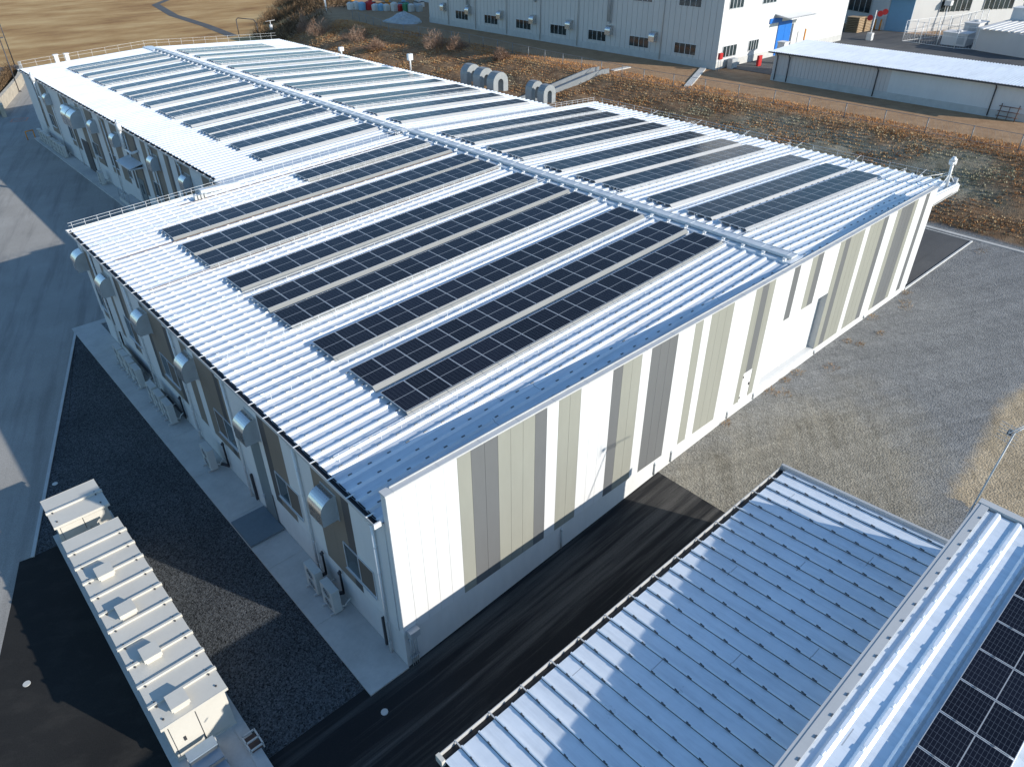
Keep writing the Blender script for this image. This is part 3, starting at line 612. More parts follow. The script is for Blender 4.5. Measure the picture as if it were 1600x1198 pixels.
# ------------------------------------------------------------------ roof furniture
def tray(y0, y1, dz, label):
    t = thing('cable_tray', label, 'cable tray', (XR, y0, ZRT + dz)); z = ZRT + .08 + dz
    m = MB(); m.box(XR - .25, XR + .25, y0, y1, z + .02, z + .13); k = y0 + .3
    while k < y1: m.box(XR - .26, XR + .26, k, k + .04, z + .12, z + .145); k += 1.5
    m.build('cover', 'galv', t)
    m = MB(); m.box(XR - .30, XR - .25, y0, y1, z, z + .15); m.box(XR + .25, XR + .30, y0, y1, z, z + .15); m.build('side_rail', 'galv', t)
    m = MB(); k = y0 + .2
    s0 = None
    while k < y1:
        if s0 is None: m.box(XR - .55, XR - .42, k, k + .16, z - .1, z + .06); m.box(XR - .7, XR + .7, k + .04, k + .10, z - .07, z); s0 = sp_ = m.build('support', 'wirewhite', t); k00 = k
        else: sp_ = s0.copy(); COL.objects.link(sp_); sp_.location = (0, k - k00, 0)
        k += PIT * 2
    m = MB(); k = y0 + .5
    s0 = None
    while k < y1:
        if s0 is None: m.path([(XR + .36, k, z + .1), (XR + .36, k, z + .5), (XR + .62, k + .12, z + .42)], .012, 5); s0 = m.build('post', 'galv2', t); k00 = k
        else: q_ = s0.copy(); COL.objects.link(q_); q_.location = (0, k - k00, 0)
        k += 3.0
tray(.45, 33.9, 0, 'blue-grey galvanised cable tray along the ridge of the front roof'); tray(34.6, 88.5, -.20, 'blue-grey galvanised cable tray along the ridge of the rear roof')
def saferail(y, xa, xb, dz, label, group='low white safety rails on the roofs', h=.30, sp=.9):
    m = MB(); xs_ = np.arange(xa + .2, xb, sp)
    for x in xs_:
        z = zr(x) + dz; m.tube((x, y, z - .12), (x, y, z + h), .011, 4)
    for hh in (h, h * .55):
        pts = [(xa, y, zr(xa) + dz + hh)] + ([(XR, y, ZRT + dz + hh)] if xa < XR < xb else []) + [(xb, y, zr(xb) + dz + hh)]
        m.path(pts, .010, 4)
    return tag(m.build('safety_rail', 'wirewhite'), label, 'safety rail', group)
for y, t_ in ((3.82, 'nearest the striped parapet'), (9.0, 'second from the striped parapet'), (13.0, 'third from the striped parapet'), (17.8, 'fourth from the striped parapet'), (22.0, 'fifth from the striped parapet'), (29.9, 'before the short row')):
    saferail(y, .3, XR - .8, 0, f'thin white wire rail on the front roof left slope, {t_}')
for y, t_ in ((3.9, 'nearest the striped parapet'), (13.0, 'second from the striped parapet'), (22.2, 'third from the striped parapet'), (30.1, 'farthest from the striped parapet')):
    saferail(y, XR + .8, EE - .3, 0, f'thin white wire rail on the front roof right slope, {t_}')
for i, y in enumerate((44.6, 54.2, 63.7, 73.2, 84.7)):
    saferail(y, 13.8, XR - .8, DZ2, f'{ORD[i]} white wire rail from the front hall, left slope of the rear roof'); saferail(y + .35, XR + .8, 42.5, DZ2, f'{ORD[i]} white wire rail from the front hall, right slope of the rear roof')
saferail(34.1, EW, EE - .2, 0, 'white guard rail with square panels along the far edge of the front roof', None, .40, .75)
saferail(92.0, E2W + .3, E2E - .3, DZ2, 'white guard rail along the far gable edge of the rear roof', None, .75, 1.6)
def cables(y, xa, xb, dz, lab):
    m = MB()
    for k in range(2): m.path([(xa, y + k * .09, zr(xa) + dz + .02), (xb, y + k * .09, zr(xb) + dz + .02)], .014, 4)
    tag(m.build('roof_cable', 'cable'), lab, 'cable', 'thin dark cables on the roofs')
cables(22.2, .4, 24.4, 0, 'pair of thin dark cables below the seventh solar row, left slope of the front roof'); cables(27.3, .4, 24.4, 0, 'pair of thin dark cables below the ninth solar row, left slope of the front roof'); cables(32.6, 6, 24.4, 0, 'pair of thin dark cables beyond the short solar row')
m = MB()   # eave guard wire on the right side
for k in range(17):
    y = 1.2 + k * 2.0; m.tube((EE - .15, y, zr(EE)), (EE - .15, y, zr(EE) + .42), .018, 4)
m.path([(EE - .15, .6, zr(EE) + .42), (EE - .15, 33.5, zr(EE) + .42)], .014, 4); m.path([(EE - .15, .6, zr(EE) + .2), (EE - .15, 33.5, zr(EE) + .2)], .012, 4)
tag(m.build('eave_rail', 'galv2'), 'thin grey wire rail along the right-hand eave of the front roof', 'safety rail')
for i, y in enumerate((2.8, 7.6, 12.4, 17.2, 22.0, 26.8)):
    m = MB(); z = zr(EE - .6); m.path([(EE - 1.2, y, z), (EE + .35, y, z + .28)], .025, 5); m.tube((EE - .5, y, z - .1), (EE - .5, y, z + .14), .02, 5)
    tag(m.build('bracket_arm', 'galv2'), f'{ORD[i]} pale bracket arm from the striped parapet at the right eave of the front roof', 'bracket', 'bracket arms at the right eave')
# grey box duct and cleats by the rail
m = MB(); m.box(7.9, 10.6, 33.4, 33.75, zr(9) + .02, zr(9) + .28); tag(m.build('duct_box', 'galv'), 'short blue-grey box duct on the front roof beside the far guard rail', 'duct')
m = MB()
for k in range(4): m.box(7.2 + k * .22, 7.34 + k * .22, 32.7, 32.95, zr(7.4), zr(7.4) + .3)
tag(m.build('pipe_cluster', 'pale'), 'cluster of short pale pipe stubs on the front roof by the box duct', 'pipes')
# camera mast on the right eave
t = thing('camera_mast', 'white surveillance camera mast with braced legs on the right end of the front eave', 'camera mast', (46.1, .6, zr(46.1) - .1))
zb = zr(46.1) - .1
m = MB(); m.tube((46.1, .6, zb), (45.8, .6, zb + 1.75), .10, 8); m.build('pole', 'wirewhite', t)
m = MB(); m.path([(45.95, .6, zb + 1.0), (44.3, .6, zb + .15)], .03); m.path([(45.95, .6, zb + 1.0), (47.5, .6, zb + .05)], .03); m.path([(45.95, .6, zb + 1.0), (46.0, 2.0, zb + .1)], .03); m.path([(45.95, .6, zb + 1.1), (43.8, 3.2, zb + .3)], .02); m.build('brace', 'wirewhite', t)
m = MB(); m.tube((45.78, .6, zb + 1.7), (45.74, .6, zb + 1.95), .24, 10); m.tube((45.74, .6, zb + 1.95), (45.72, .6, zb + 2.2), .24, 10, r1=.10); m.box(45.9, 46.25, .5, .7, zb + 1.8, zb + 1.98); m.box(45.35, 45.6, .45, .65, zb + 1.75, zb + 1.9); m.build('camera_head', 'wirewhite', t)
m = MB(); m.box(47.4, 47.7, .45, .75, zb, zb + .35); m.build('foot', 'galv2', t)
# small masts on the rear roof
for (x, y, h, lab) in ((44.6, 60.8, 1.8, 'white post with a box top on the right edge of the rear roof'), (43.2, 74.0, 1.2, 'small white post near the far right edge of the rear roof')):
    m = MB(); z = 7.4; m.tube((x, y, z), (x, y, z + h), .10, 8); m.box(x - .3, x + .3, y - .2, y + .2, z + h * .62, z + h); tag(m.build('roof_post', 'wirewhite'), lab, 'post')
# U-shaped ducts behind the rear hall
def uduct(x, y, lab, s=1.0):
    n = 16; ro, ri, w = 1.15 * s, .42 * s, .62 * s; zb = 6.2; z0 = 7.75
    def arc(r): return [(x - r * math.cos(math.pi * k / n), z0 + r * math.sin(math.pi * k / n)) for k in range(n + 1)]
    O = [(x - ro, zb - 3.5)] + arc(ro) + [(x + ro, zb + .6)]; I = [(x - ri, zb - 3.5)] + arc(ri) + [(x + ri, zb + .6)]
    m = MB()
    for k in range(len(O) - 1):
        (oa, za1), (ob, zb1), (ia, zc1), (ib, zd1) = O[k], O[k + 1], I[k], I[k + 1]
        m.face([(oa, y - w, za1), (ob, y - w, zb1), (ob, y + w, zb1), (oa, y + w, za1)], 0, True); m.face([(ia, y + w, zc1), (ib, y + w, zd1), (ib, y - w, zd1), (ia, y - w, zc1)], 0, True)
        for yy in (y - w, y + w): m.face([(oa, yy, za1), (ob, yy, zb1), (ib, yy, zd1), (ia, yy, zc1)])
    m.face([(x + ri, y - w, zb + .6), (x + ro, y - w, zb + .6), (x + ro, y + w, zb + .6), (x + ri, y + w, zb + .6)])
    for k in (2, 6, 10, 14):
        a = math.pi * k / n; cx_, cz_ = x - ro * math.cos(a), z0 + ro * math.sin(a)
        m.box(cx_ - .03, cx_ + .03, y - w - .02, y + w + .02, cz_ - .03, cz_ + .03)
    tag(m.build('exhaust_duct', 'weathered'), lab, 'duct', 'bent exhaust ducts behind the rear hall')
for x, y, lab in ((47.3, 52.9, 'left one of three large bent silver exhaust ducts behind the rear roof'), (46.9, 50.2, 'middle one of three large bent silver exhaust ducts behind the rear roof'), (46.5, 47.4, 'right one of three large bent silver exhaust ducts behind the rear roof'), (46.9, 42.0, 'bent silver exhaust duct, left one of the pair behind the rear roof'), (46.5, 39.8, 'bent silver exhaust duct, right one of the pair behind the rear roof')):
    uduct(x, y, lab, .92 if y > 45 else .75)

# ------------------------------------------------------------------ vent hoods, air conditioners on the long walls
def hood(x, y, lab, w=.98, ztop=6.35, zb=5.18, dp=.66, parent_mats=('steel',)):
    t = thing('vent_hood', lab, 'vent hood', (x, y, zb), 'curved steel vent hoods')
    n = 10; prof = [(x - .04, zb), (x - .04, ztop)] + [(x - .04 - dp * math.sin(R(90) * k / n), zb + (ztop - zb) * .52 + (ztop - zb) * .48 * math.cos(R(90) * k / n)) for k in range(n + 1)] + [(x - .04 - dp * .98, zb)]
    m = MB(); i0 = 1
    for (ua, za), (ub, zc) in zip(prof[1:], prof[2:]): m.face([(ua, y, za), (ub, y, zc), (ub, y + w, zc), (ua, y + w, za)], 0, True)
    m.build('curved_cover', 'steel', t)
    for yy in (y, y + w): m = MB(); m.face([(u, yy, z) for u, z in prof]); m.build('side_plate', 'galv2', t)
    m = MB(); m.face([(x - .05, y + .02, zb + .03), (x - .05, y + w - .02, zb + .03), (x - dp, y + w - .02, zb + .03), (x - dp, y + .02, zb + .03)]); m.build('insect_mesh', 'darkmetal', t)
    m = MB(); m.box(x - .06, x - .035, y - .06, y + w + .06, zb - .05, ztop + .05); m.build('flange', 'galv2', t)
for i, y in enumerate((3.57, 9.9, 16.35, 22.37, 28.3, 33.0)):
    hood(0, y, f'{ORD[i]} curved vent hood from the striped corner on the front hall side wall')
for i, (y, s) in enumerate(((42.2, 1), (49.1, 1), (58.7, 1), (65.2, 1), (74.2, 1), (81.2, 1))):
    hood(10.35, y, f'{ORD[i]} curved grey vent hood from the front hall on the rear hall side wall', .98, 6.65, 5.5)
for y, lab in ((69.6, 'near half of a large double quarter-round hood on the rear hall wall'), (71.4, 'far half of a large double quarter-round hood on the rear hall wall')):
    hood(10.35, y, lab, 1.6, 6.9, 5.2, 1.2)
for y, lab in ((55.5, 'white flue pipe rising past the eave above the door canopy of the rear hall'), (84.0, 'white flue pipe rising past the far end of the rear hall eave')):
    m = MB(); m.path([(10.3, y - 1.6, 6.1), (9.75, y - 1.6, 6.0), (9.75, y, 6.0), (9.75, y, 8.0)], .11, 8); m.tube((9.75, y, 7.6), (9.75, y, 8.25), .2, 10); m.path([(9.75, y, 8.25), (9.75, y + .3, 8.5), (9.75, y + .6, 8.3)], .06, 6)
    tag(m.build('flue_pipe', 'wirewhite'), lab, 'flue', 'white flue pipes on the rear hall')
def aircon_proto():
    t = thing('air_conditioner', 'proto', 'air conditioner', (-.66, 3.87, .075), 'outdoor air conditioner units along the front hall')
    b = MB(); b.box(-.17, .17, 0, .92, .10, 1.32)
    b.build('casing', 'pale', t, True)
    g = MB()
    for z0 in (.42, 1.0):
        for rr_ in (.12, .20, .27):
            pts = [(-.182, .46 + rr_ * math.cos(2 * math.pi * k / 18), z0 + rr_ * math.sin(2 * math.pi * k / 18)) for k in range(19)]
            g.path(pts, .008, 4)
        g.tube((-.178, .46, z0), (-.172, .46, z0), .24, 18, 1)
    g.build('fan_grille', ['pale', 'darkmetal'], t, True)
    for yy in (.10, .74): f = MB(); f.box(-.32, .26, yy, yy + .08, 0, .10); f.build('foot', 'conc2', t, True)
    pp = MB(); pp.path([(.12, .06, .35), (.30, -.05, .30), (.36, -.1, .5), (.56, -.12, .62)], .03, 6); pp.build('refrigerant_pipe', 'pale', t, True)
    return t
ac0 = aircon_proto()
ACS = [(3.87, 'outdoor air conditioner with two fans near the striped corner, the closer of the pair'), (5.2, 'outdoor air conditioner with two fans near the striped corner, the farther of the pair'), (15.85, 'lone outdoor air conditioner standing beyond the tall grey door'), (21.15, 'nearest of the three close-set air conditioners halfway along the front hall'), (22.35, 'middle of the three close-set air conditioners halfway along the front hall'), (23.5, 'farthest of the three close-set air conditioners halfway along the front hall'), (26.0, 'nearest of the four far air conditioners near the end of the front hall'), (27.1, 'second of the four far air conditioners near the end of the front hall'), (28.15, 'third of the four far air conditioners near the end of the front hall'), (29.2, 'last of the four far air conditioners near the end of the front hall')]
for i, (y, lab) in enumerate(ACS):
    o = ac0 if i == 0 else copy_tree(ac0)
    o.location = (-.66, y, .075); o['label'] = lab
for i, y in enumerate((79.4, 80.7, 82.0, 83.3, 85.2, 86.5, 87.8, 89.1)):
    o = copy_tree(ac0); o.location = (9.55, y, .12); o['label'] = f'{ORD[i]} pale air conditioner of the far group of eight on the rear hall apron'; o['group'] = 'outdoor air conditioner units along the rear hall'
o = copy_tree(ac0); o.location = (9.65, 66.6, .12); o['label'] = 'lone tall air conditioner by the middle of the rear hall side wall'; o['group'] = 'outdoor air conditioner units along the rear hall'
# pipe runs on the base wall
def piperun(pts, lab, r=.045, mt='darkmetal'):
    m = MB()
    for k in range(2): m.path([(x - .02, y, z + k * .11) for x, y, z in pts], r, 6)
    m.tube((pts[0][0] - .1, pts[0][1], pts[0][2]), (pts[0][0] + .03, pts[0][1], pts[0][2]), .07, 8)
    tag(m.build('pipe_run', mt), lab, 'pipes', 'lagged pipes on the base wall')
piperun([(-.10, 4.3, 1.75), (-.10, 4.3, .5), (-.3, 4.5, .4)], 'dark lagged pipes dropping to the nearer air conditioner of the front pair')
piperun([(-.10, 5.7, 1.75), (-.10, 5.7, .5), (-.3, 5.8, .4)], 'dark lagged pipes dropping to the farther air conditioner of the front pair')
piperun([(-.10, 15.3, 1.85), (-.10, 15.3, .4), (-.3, 15.9, .3)], 'dark lagged pipes dropping to the lone air conditioner')
piperun([(-.10, 20.8, 1.8), (-.10, 20.8, .45), (-.10, 24.4, .45)], 'dark lagged pipes running behind the three close-set air conditioners')
piperun([(-.10, 25.4, .9), (-.10, 30.4, .9), (-.10, 30.4, 1.8)], 'dark lagged pipes running behind the four far air conditioners')
for y, lab in ((12.3, 'slim black pipe cover on the base wall beside the tall grey door'), (1.25, 'slim dark pipe cover on the base wall near the striped corner')):
    m = MB(); m.box(-.12, -.005, y, y + .1, .15, 1.75); tag(m.build('pipe_cover', 'darkmetal'), lab, 'pipe cover', 'slim pipe covers on the base wall')
m = MB(); m.path([(8.3, 91.3, 0), (8.3, 91.3, 1.0), (9.2, 91.6, 1.0), (9.2, 91.6, 0)], .06, 8); tag(m.build('hoop_barrier', 'orange'), 'orange steel hoop barrier at the far corner of the rear hall apron', 'barrier')

# ------------------------------------------------------------------ cream cabinets
m = MB(); m.box(-8.08, -5.60, -1.2, 16.25, -.2, .30); m.box(-6.0, -5.6, -1.2, 1.9, .30, .34); tag(m.build('plinth', 'conc2'), 'long low concrete plinth under the cream electrical cabinets', 'plinth')
def cabinet(y0, y1, nb, vents, lab, name='switchgear_cabinet'):
    t = thing(name, lab, 'cabinet', (-6.83, y0, .3), 'cream electrical cabinets on the plinth')
    x0, x1, zt = -7.84, -5.84, 2.42
    m = MB(); m.box(x0, x1, y0 + .13, y1 - .13, .30, zt - .06); m.box(x0 - .02, x1 + .02, y0 + .11, y1 - .11, .30, .42); m.build('body', 'cream', t)
    m = MB(); w = (y1 - y0) / nb
    m.box(-7.93, -5.72, y0, y1, zt - .06, zt)
    m.box(-7.935, -5.715, y0 - .006, y0 + .02, zt - .12, zt + .004); m.box(-7.935, -5.715, y1 - .02, y1 + .006, zt - .12, zt + .004)
    for k in range(1, nb): yy = y0 + k * w; m.box(-7.96, -5.69, yy - .045, yy + .045, zt - .05, zt + .075)
    r = m.build('roof', 'cream', t)
    m = MB()
    for k in range(1, nb):
        for xx in (-7.72, -5.98):
            for d in (-.11, .10): m.tube((xx, y0 + k * w + d, zt), (xx, y0 + k * w + d, zt + .05), .03, 8)
    for xx in (-7.72, -5.98): m.tube((xx, y0 + .3, zt), (xx, y0 + .3, zt + .04), .035, 8)
    m.build('lifting_eye', 'darkmetal', r)
    for vy in vents:
        m = MB(); m.box(-7.38, -6.88, vy + .05, vy + .57, zt, zt + .13); m.box(-7.43, -6.83, vy, vy + .62, zt + .12, zt + .30); m.build('roof_vent', 'cream', t)
    for side in (0, 1):
        xa, xb = ((-7.72, -6.86), (-6.83, -5.97))[side]
        m = MB(); m.box(xa, xb, y0 + .10, y0 + .13, .50, zt - .22); d = m.build('door', 'cream', t)
        if side == 0:
            m = MB(); m.box(xa + .28, xa + .36, y0 + .07, y0 + .10, 1.15, 1.35); m.build('handle', 'darkmetal', d)
    m = MB(); m.box(-7.73, -7.72, y0 + .095, y0 + .131, .5, zt - .22); m.box(-6.857, -6.833, y0 + .095, y0 + .131, .5, zt - .22); m.build('door_gap', 'darkmetal', t)
    m = MB()
    for k in range(nb):
        ya = y0 + k * w + .18; m.box(x0 - .02, x0, ya, ya + w - .2, .55, zt - .25)
        m.box(x1, x1 + .02, ya, ya + w - .2, .55, zt - .25)
    m.build('side_door', 'cream', t)
    return t
c1 = cabinet(1.97, 12.83, 11, (2.19, 4.6, 7.06, 9.52), 'long cream electrical cabinet with ribbed roof and four box vents')
c2 = cabinet(13.94, 16.1, 2, (), 'short cream electrical cabinet standing alone behind the long one')
m = MB(); m.box(-7.0, -6.7, 14.0, 14.07, 1.1, 1.6); m.build('door_box', 'cream', c2)
t = thing('steps', 'blue-grey metal steps in front of the long cream cabinet door', 'steps', (-7.1, .9, .3))
m = MB()
for k in range(4): m.box(-7.62 + k * .02, -6.68, 1.72 - (k + 1) * .40, 1.72 - k * .40, 1.02 - k * .2 - .05, 1.02 - k * .2)
m.build('tread', 'chk', t)
m = MB(); m.box(-7.64, -7.60, .1, 1.72, .30, .42); m.box(-6.68, -6.64, .1, 1.72, .30, .42)
for yy in (1.6, .9, .3): m.box(-7.64, -7.60, yy - .03, yy + .03, .3, 1.0 - (1.6 - yy) * .48); m.box(-6.68, -6.64, yy - .03, yy + .03, .3, 1.0 - (1.6 - yy) * .48)
m.build('frame', 'galv2', t)
t = thing('cable_well', 'small pale steel frame with two openings on the plinth edge by the metal steps', 'frame', (-5.72, 1.0, .3))
m = MB()
for yy in (.64, .97, 1.30): m.box(-5.95, -5.50, yy - .025, yy + .025, .50, .56)
m.box(-5.97, -5.92, .61, 1.33, .50, .56); m.box(-5.53, -5.48, .61, 1.33, .50, .56)
for xx in (-5.94, -5.50):
    for yy in (.64, 1.30): m.box(xx - .02, xx + .02, yy - .02, yy + .02, .3, .52)
m.build('frame', 'pale', t)
m = MB(); m.box(-5.90, -5.55, .66, 1.28, .34, .40); m.build('tray', 'rust', t)

# ------------------------------------------------------------------ near buildings at lower right
ZA = 4.80
A = thing('low_warehouse', 'low building with a blue-shaded ribbed metal roof in the lower right foreground', 'warehouse', (6, -9, 0))
def za(y): return ZA + .075 * (-5.95 - y)
m = MB(); xA0, xA1, yA0, yA1 = -2.55, 15.12, -5.95, -12.44; pit = .625
cs = [14.9 - pit * k for k in range(0, 28) if 14.9 - pit * k > xA0 + .1]
prof = [(xA1, 0)]
for c in cs: prof += [(c + .040, 0), (c + .030, .085), (c - .018, .085), (c - .022, 0)]
prof.append((xA0, 0))
for (xa, ha), (xb, hb_) in zip(prof, prof[1:]): m.face([(xa, yA0, za(yA0) - .1 + ha), (xb, yA0, za(yA0) - .1 + hb_), (xb, yA1, za(yA1) - .1 + hb_), (xa, yA1, za(yA1) - .1 + ha)], 0)
for c in cs:
    m.face([(c + .040, yA0, ZA - .1), (c + .030, yA0, ZA - .015), (c - .018, yA0, ZA - .015), (c - .022, yA0, ZA - .1)], 0)
    m.hexa([(c - .034, yA0, za(yA0) - .105), (c - .0225, yA0, za(yA0) - .105), (c - .0225, yA1, za(yA1) - .105), (c - .034, yA1, za(yA1) - .105), (c - .034, yA0, za(yA0) - .088), (c - .0225, yA0, za(yA0) - .075), (c - .0225, yA1, za(yA1) - .075), (c - .034, yA1, za(yA1) - .088)], 1)  # dark strip painting the shade along the rib's west base
    for k in range(7):
        y = yA0 - .42 - k * .86; m.box(c - .032, c - .004, y - .15, y, za(y) - .05, za(y) - .010, 1)
m.build('roof', ['roof2', 'clip_ribshade'], A)
m = MB(); m.box(xA0, xA1, yA0 + .06, yA0 + .22, ZA - .24, ZA - .20, 1); m.box(xA0, xA1, yA0 + .22, yA0 + .245, ZA - .24, ZA - .03, 0); m.box(xA0, xA1, yA0 + .03, yA0 + .06, ZA - .24, ZA - .13, 1)
m.box(xA0 - .12, xA0, yA0 - .02, yA0 + .26, ZA - .27, ZA + .01, 2)
for k in range(15): m.box(xA1 - .9 - k * 1.25, xA1 - .86 - k * 1.25, yA0 - .02, yA0 + .25, ZA - .04, ZA - .015, 0)
m.build('gutter', ['trim', 'black', 'cream'], A)
m = MB(); m.hexa([(xA1, yA0 + .24, ZA - .35), (xA1 + .12, yA0 + .24, ZA - .35), (xA1 + .12, yA1, za(yA1) - .35), (xA1, yA1, za(yA1) - .35), (xA1, yA0 + .24, ZA + .07), (xA1 + .12, yA0 + .24, ZA + .07), (xA1 + .12, yA1, za(yA1) + .07), (xA1, yA1, za(yA1) + .07)]); m.build('verge_trim', 'trim', A)
m = MB(); m.box(xA0 + .1, xA1 - .05, -12.4, yA0 - .1, -.3, ZA - .25); m.build('wall', 'facwhite', A)
Bb = thing('near_building', 'white ribbed roof building with black panels, cut off by the lower right corner', 'building', (6, -20, 0))
ZB = 7.45
def zbf(x): return ZB + .05 * (x - 15)
xB0, xB1, yB0, yB1 = -16, 15.0, -12.44, -34
m = MB(); rib_roof(m, xB0, xB1, yB1, yB0 - .02, 0, .80, zf=zbf, pit=.615, ry0=-13.04, mc=0, RH=.072); m.build('roof', ['roof2', 'clip'], Bb)
m = MB()
def slab(m, y0, y1, d0, d1, mt=0): m.hexa([(xB0, y0, zbf(xB0) + d0), (xB1 + .05, y0, zbf(xB1) + d0), (xB1 + .05, y1, zbf(xB1) + d0), (xB0, y1, zbf(xB0) + d0), (xB0, y0, zbf(xB0) + d1), (xB1 + .05, y0, zbf(xB1) + d1), (xB1 + .05, y1, zbf(xB1) + d1), (xB0, y1, zbf(xB0) + d1)], mt)
slab(m, yB0 - .06, yB0 + .04, -.40, .015); slab(m, yB0 - .30, yB0 - .06, -.02, .03)
for k in range(36): xx = xB1 - .6 - k * .8; m.box(xx - .10, xx, yB0 - .295, yB0 - .26, zbf(xx) + .02, zbf(xx) + .05, 1)
m.build('verge_trim', ['trim', 'clip'], Bb)
m = MB(); m.box(xB1 + .05, xB1 + .32, yB1, yB0 + .04, ZB - .4, ZB + .05); m.build('end_fascia', 'trim', Bb)
m = MB(); m.hexa([(xB0, yB1, -.3), (xB1 - .05, yB1, -.3), (xB1 - .05, yB0 - .1, -.3), (xB0, yB0 - .1, -.3), (xB0, yB1, zbf(xB0) - .2), (xB1 - .05, yB1, zbf(xB1) - .2), (xB1 - .05, yB0 - .1, zbf(xB1) - .2), (xB0, yB0 - .1, zbf(xB0) - .2)]); m.build('wall', 'facwhite', Bb)
ra = thing('solar_array', 'row of black solar panels on the near white ribbed roof at lower right', 'solar array', (14, -16.2, ZB), 'solar rows on the near roof')
for r_ in range(1):
    for i in range(12):
        o = bpy.data.objects.new('solar_panel', PM); COL.objects.link(o); o.parent = ra
        o.scale = (1.09, .98, 1); o.rotation_euler = (0, -math.atan(.05), 0); xx = 13.05 - i * 1.268; o.location = (xx - 14, -.02, zbf(xx) - ZB + .12)
m = MB()
for yy in (.1, .8, 1.5): m.hexa([(-1, -16.2 + yy, zbf(-1) + .05), (14.4, -16.2 + yy, zbf(14.4) + .05), (14.4, -16.15 + yy, zbf(14.4) + .05), (-1, -16.15 + yy, zbf(-1) + .05), (-1, -16.2 + yy, zbf(-1) + .11), (14.4, -16.2 + yy, zbf(14.4) + .11), (14.4, -16.15 + yy, zbf(14.4) + .11), (-1, -16.15 + yy, zbf(-1) + .11)])
m.build('mounting_rail', 'galv2', ra)
m = MB()
for i in range(12):
    xx = 13.05 - i * 1.268 - .016
    for yy in (.42, 1.30): m.box(xx - .02, xx + .02, -16.2 + yy, -16.13 + yy, zbf(xx) + .12, zbf(xx) + .165)
m.build('panel_clamp', 'clip', ra)
# antenna
t = thing('antenna', 'thin TV aerial on a slanting mast at the corner of the near roof', 'antenna', (14.9, -12.3, ZB))
top = Vector((16.1, -12.35, ZB + 2.35)); m = MB(); m.path([(14.6, -12.3, ZB - 1.2), (15.0, -12.33, ZB), tuple(top)], .028, 8); m.build('mast', 'galv2', t)
b0 = top + Vector((-.45, .1, .15)); b1 = top + Vector((1.75, -.45, .12)); m = MB(); m.tube(b0, b1, .018, 6); m.path([tuple(top), tuple(top + Vector((.75, -.2, .02)))], .02)
d = (b1 - b0).normalized(); per = d.cross(Vector((0, 0, 1))).normalized()
for k in range(16): c = b0 + d * (.35 + k * .125); m.tube(c - per * (.10 - k * .002), c + per * (.10 - k * .002), .006, 4)
for s_ in (-1, 1):
    for h in (.05, .18, .3): m.tube(b0 + Vector((0, 0, s_ * h)) - per * .32, b0 + Vector((0, 0, s_ * h)) + per * .32, .007, 4)
    m.tube(b0, b0 + Vector((0, 0, s_ * .35)), .01, 4)
m.build('aerial', 'galv2', t)
m = MB(); m.box(b0.x + .1, b0.x + .28, b0.y - .08, b0.y + .06, b0.z - .12, b0.z); m.build('dipole_box', 'darkmetal', t)
#@@REST
# ------------------------------------------------------------------ terrace buildings
TZ = 5.5
F = thing('factory_building', 'tall grey clad factory on the terrace behind, with rows of four-pane windows', 'factory', (85, 70, TZ))
FX, FY0, FY1, FZ = 79.6, 41.8, 103.8, 19.0
m = MB(); n = 68; w = (FY1 - FY0) / n
for i in range(n): m.box(FX, FX + .12, FY0 + i * w, FY0 + (i + 1) * w - .05, TZ + .9, FZ, 0); 
m.box(FX + .06, FX + .3, FY0 + .1, FY1, TZ + .9, FZ - .02, 0)
m.build('west_wall', 'facgrey', F)
m = MB(); n = 40; w = 34 / n
for i in range(n): m.box(FX + .02 + i * w, FX + .02 + (i + 1) * w - .04, FY0 - .06, FY0 + .05, TZ + .9, FZ)
m.box(FX + .1, FX + 34, FY0 - .01, FY0 + .1, TZ + .9, FZ - .03); m.build('south_wall', 'facwhite', F)
m = MB(); m.box(FX - .05, FX + 34, FY0 - .1, FY0 + .3, TZ - .5, TZ + .9); m.box(FX - .05, FX + .3, FY0 + .3, FY1, TZ - .5, TZ + .9); m.build('base_wall', 'conc2', F)
m = MB(); m.box(FX - .1, FX + 34, FY0 - .12, FY1, FZ, FZ + .3); m.box(FX + .3, FX + 34, FY0 + .1, FY1 - .1, FZ - .3, FZ); m.build('roof', 'facgrey', F)
def window4(parent, y0, y1, z0, z1):
    m = MB(); x = FX; t = .05
    m.box(x - .04, x + .01, y0, y1, z1 - t, z1); m.box(x - .07, x + .01, y0 - .05, y1 + .05, z0 - t, z0)
    for k in range(5): yy = y0 + (y1 - y0) * k / 4; ww = .07 if k in (0, 2, 4) else .035; m.box(x - .04, x + .01, yy - ww / 2, yy + ww / 2, z0, z1 - t)
    wn = m.build('window', 'facwhite', parent)
    m = MB(); m.box(x - .02, x + .012, y0 + .05, y1 - .05, z0, z1 - t); m.build('pane', 'glass', wn)
for y0, y1 in ((45.1, 48.6), (53.0, 56.5), (60.9, 64.4), (68.9, 72.4), (76.8, 80.3), (84.8, 88.2), (92.6, 96.0)):
    window4(F, y0, y1, 6.85, 8.15)
    if y0 < 60: window4(F, y0, y1, 12.55, 13.9)
def window_s(parent, x0, x1, z0, z1):
    m = MB(); y = FY0 - .06
    for k in range(5): xx = x0 + (x1 - x0) * k / 4; m.box(xx - .05, xx + .05, y - .06, y + .01, z0, z1)
    m.box(x0, x1, y - .06, y + .01, z1, z1 + .07); m.box(x0, x1, y - .09, y + .01, z0 - .07, z0); wn = m.build('window', 'alu', parent)
    m = MB(); m.box(x0 + .05, x1 - .05, y - .02, y + .012, z0, z1); m.build('pane', 'glass', wn)
window_s(F, 80.7, 83.9, 6.85, 8.15); window_s(F, 86.8, 89.2, 7.0, 8.2); window_s(F, 80.8, 84.0, 12.55, 13.7); window_s(F, 88.6, 92, 12.55, 13.7)
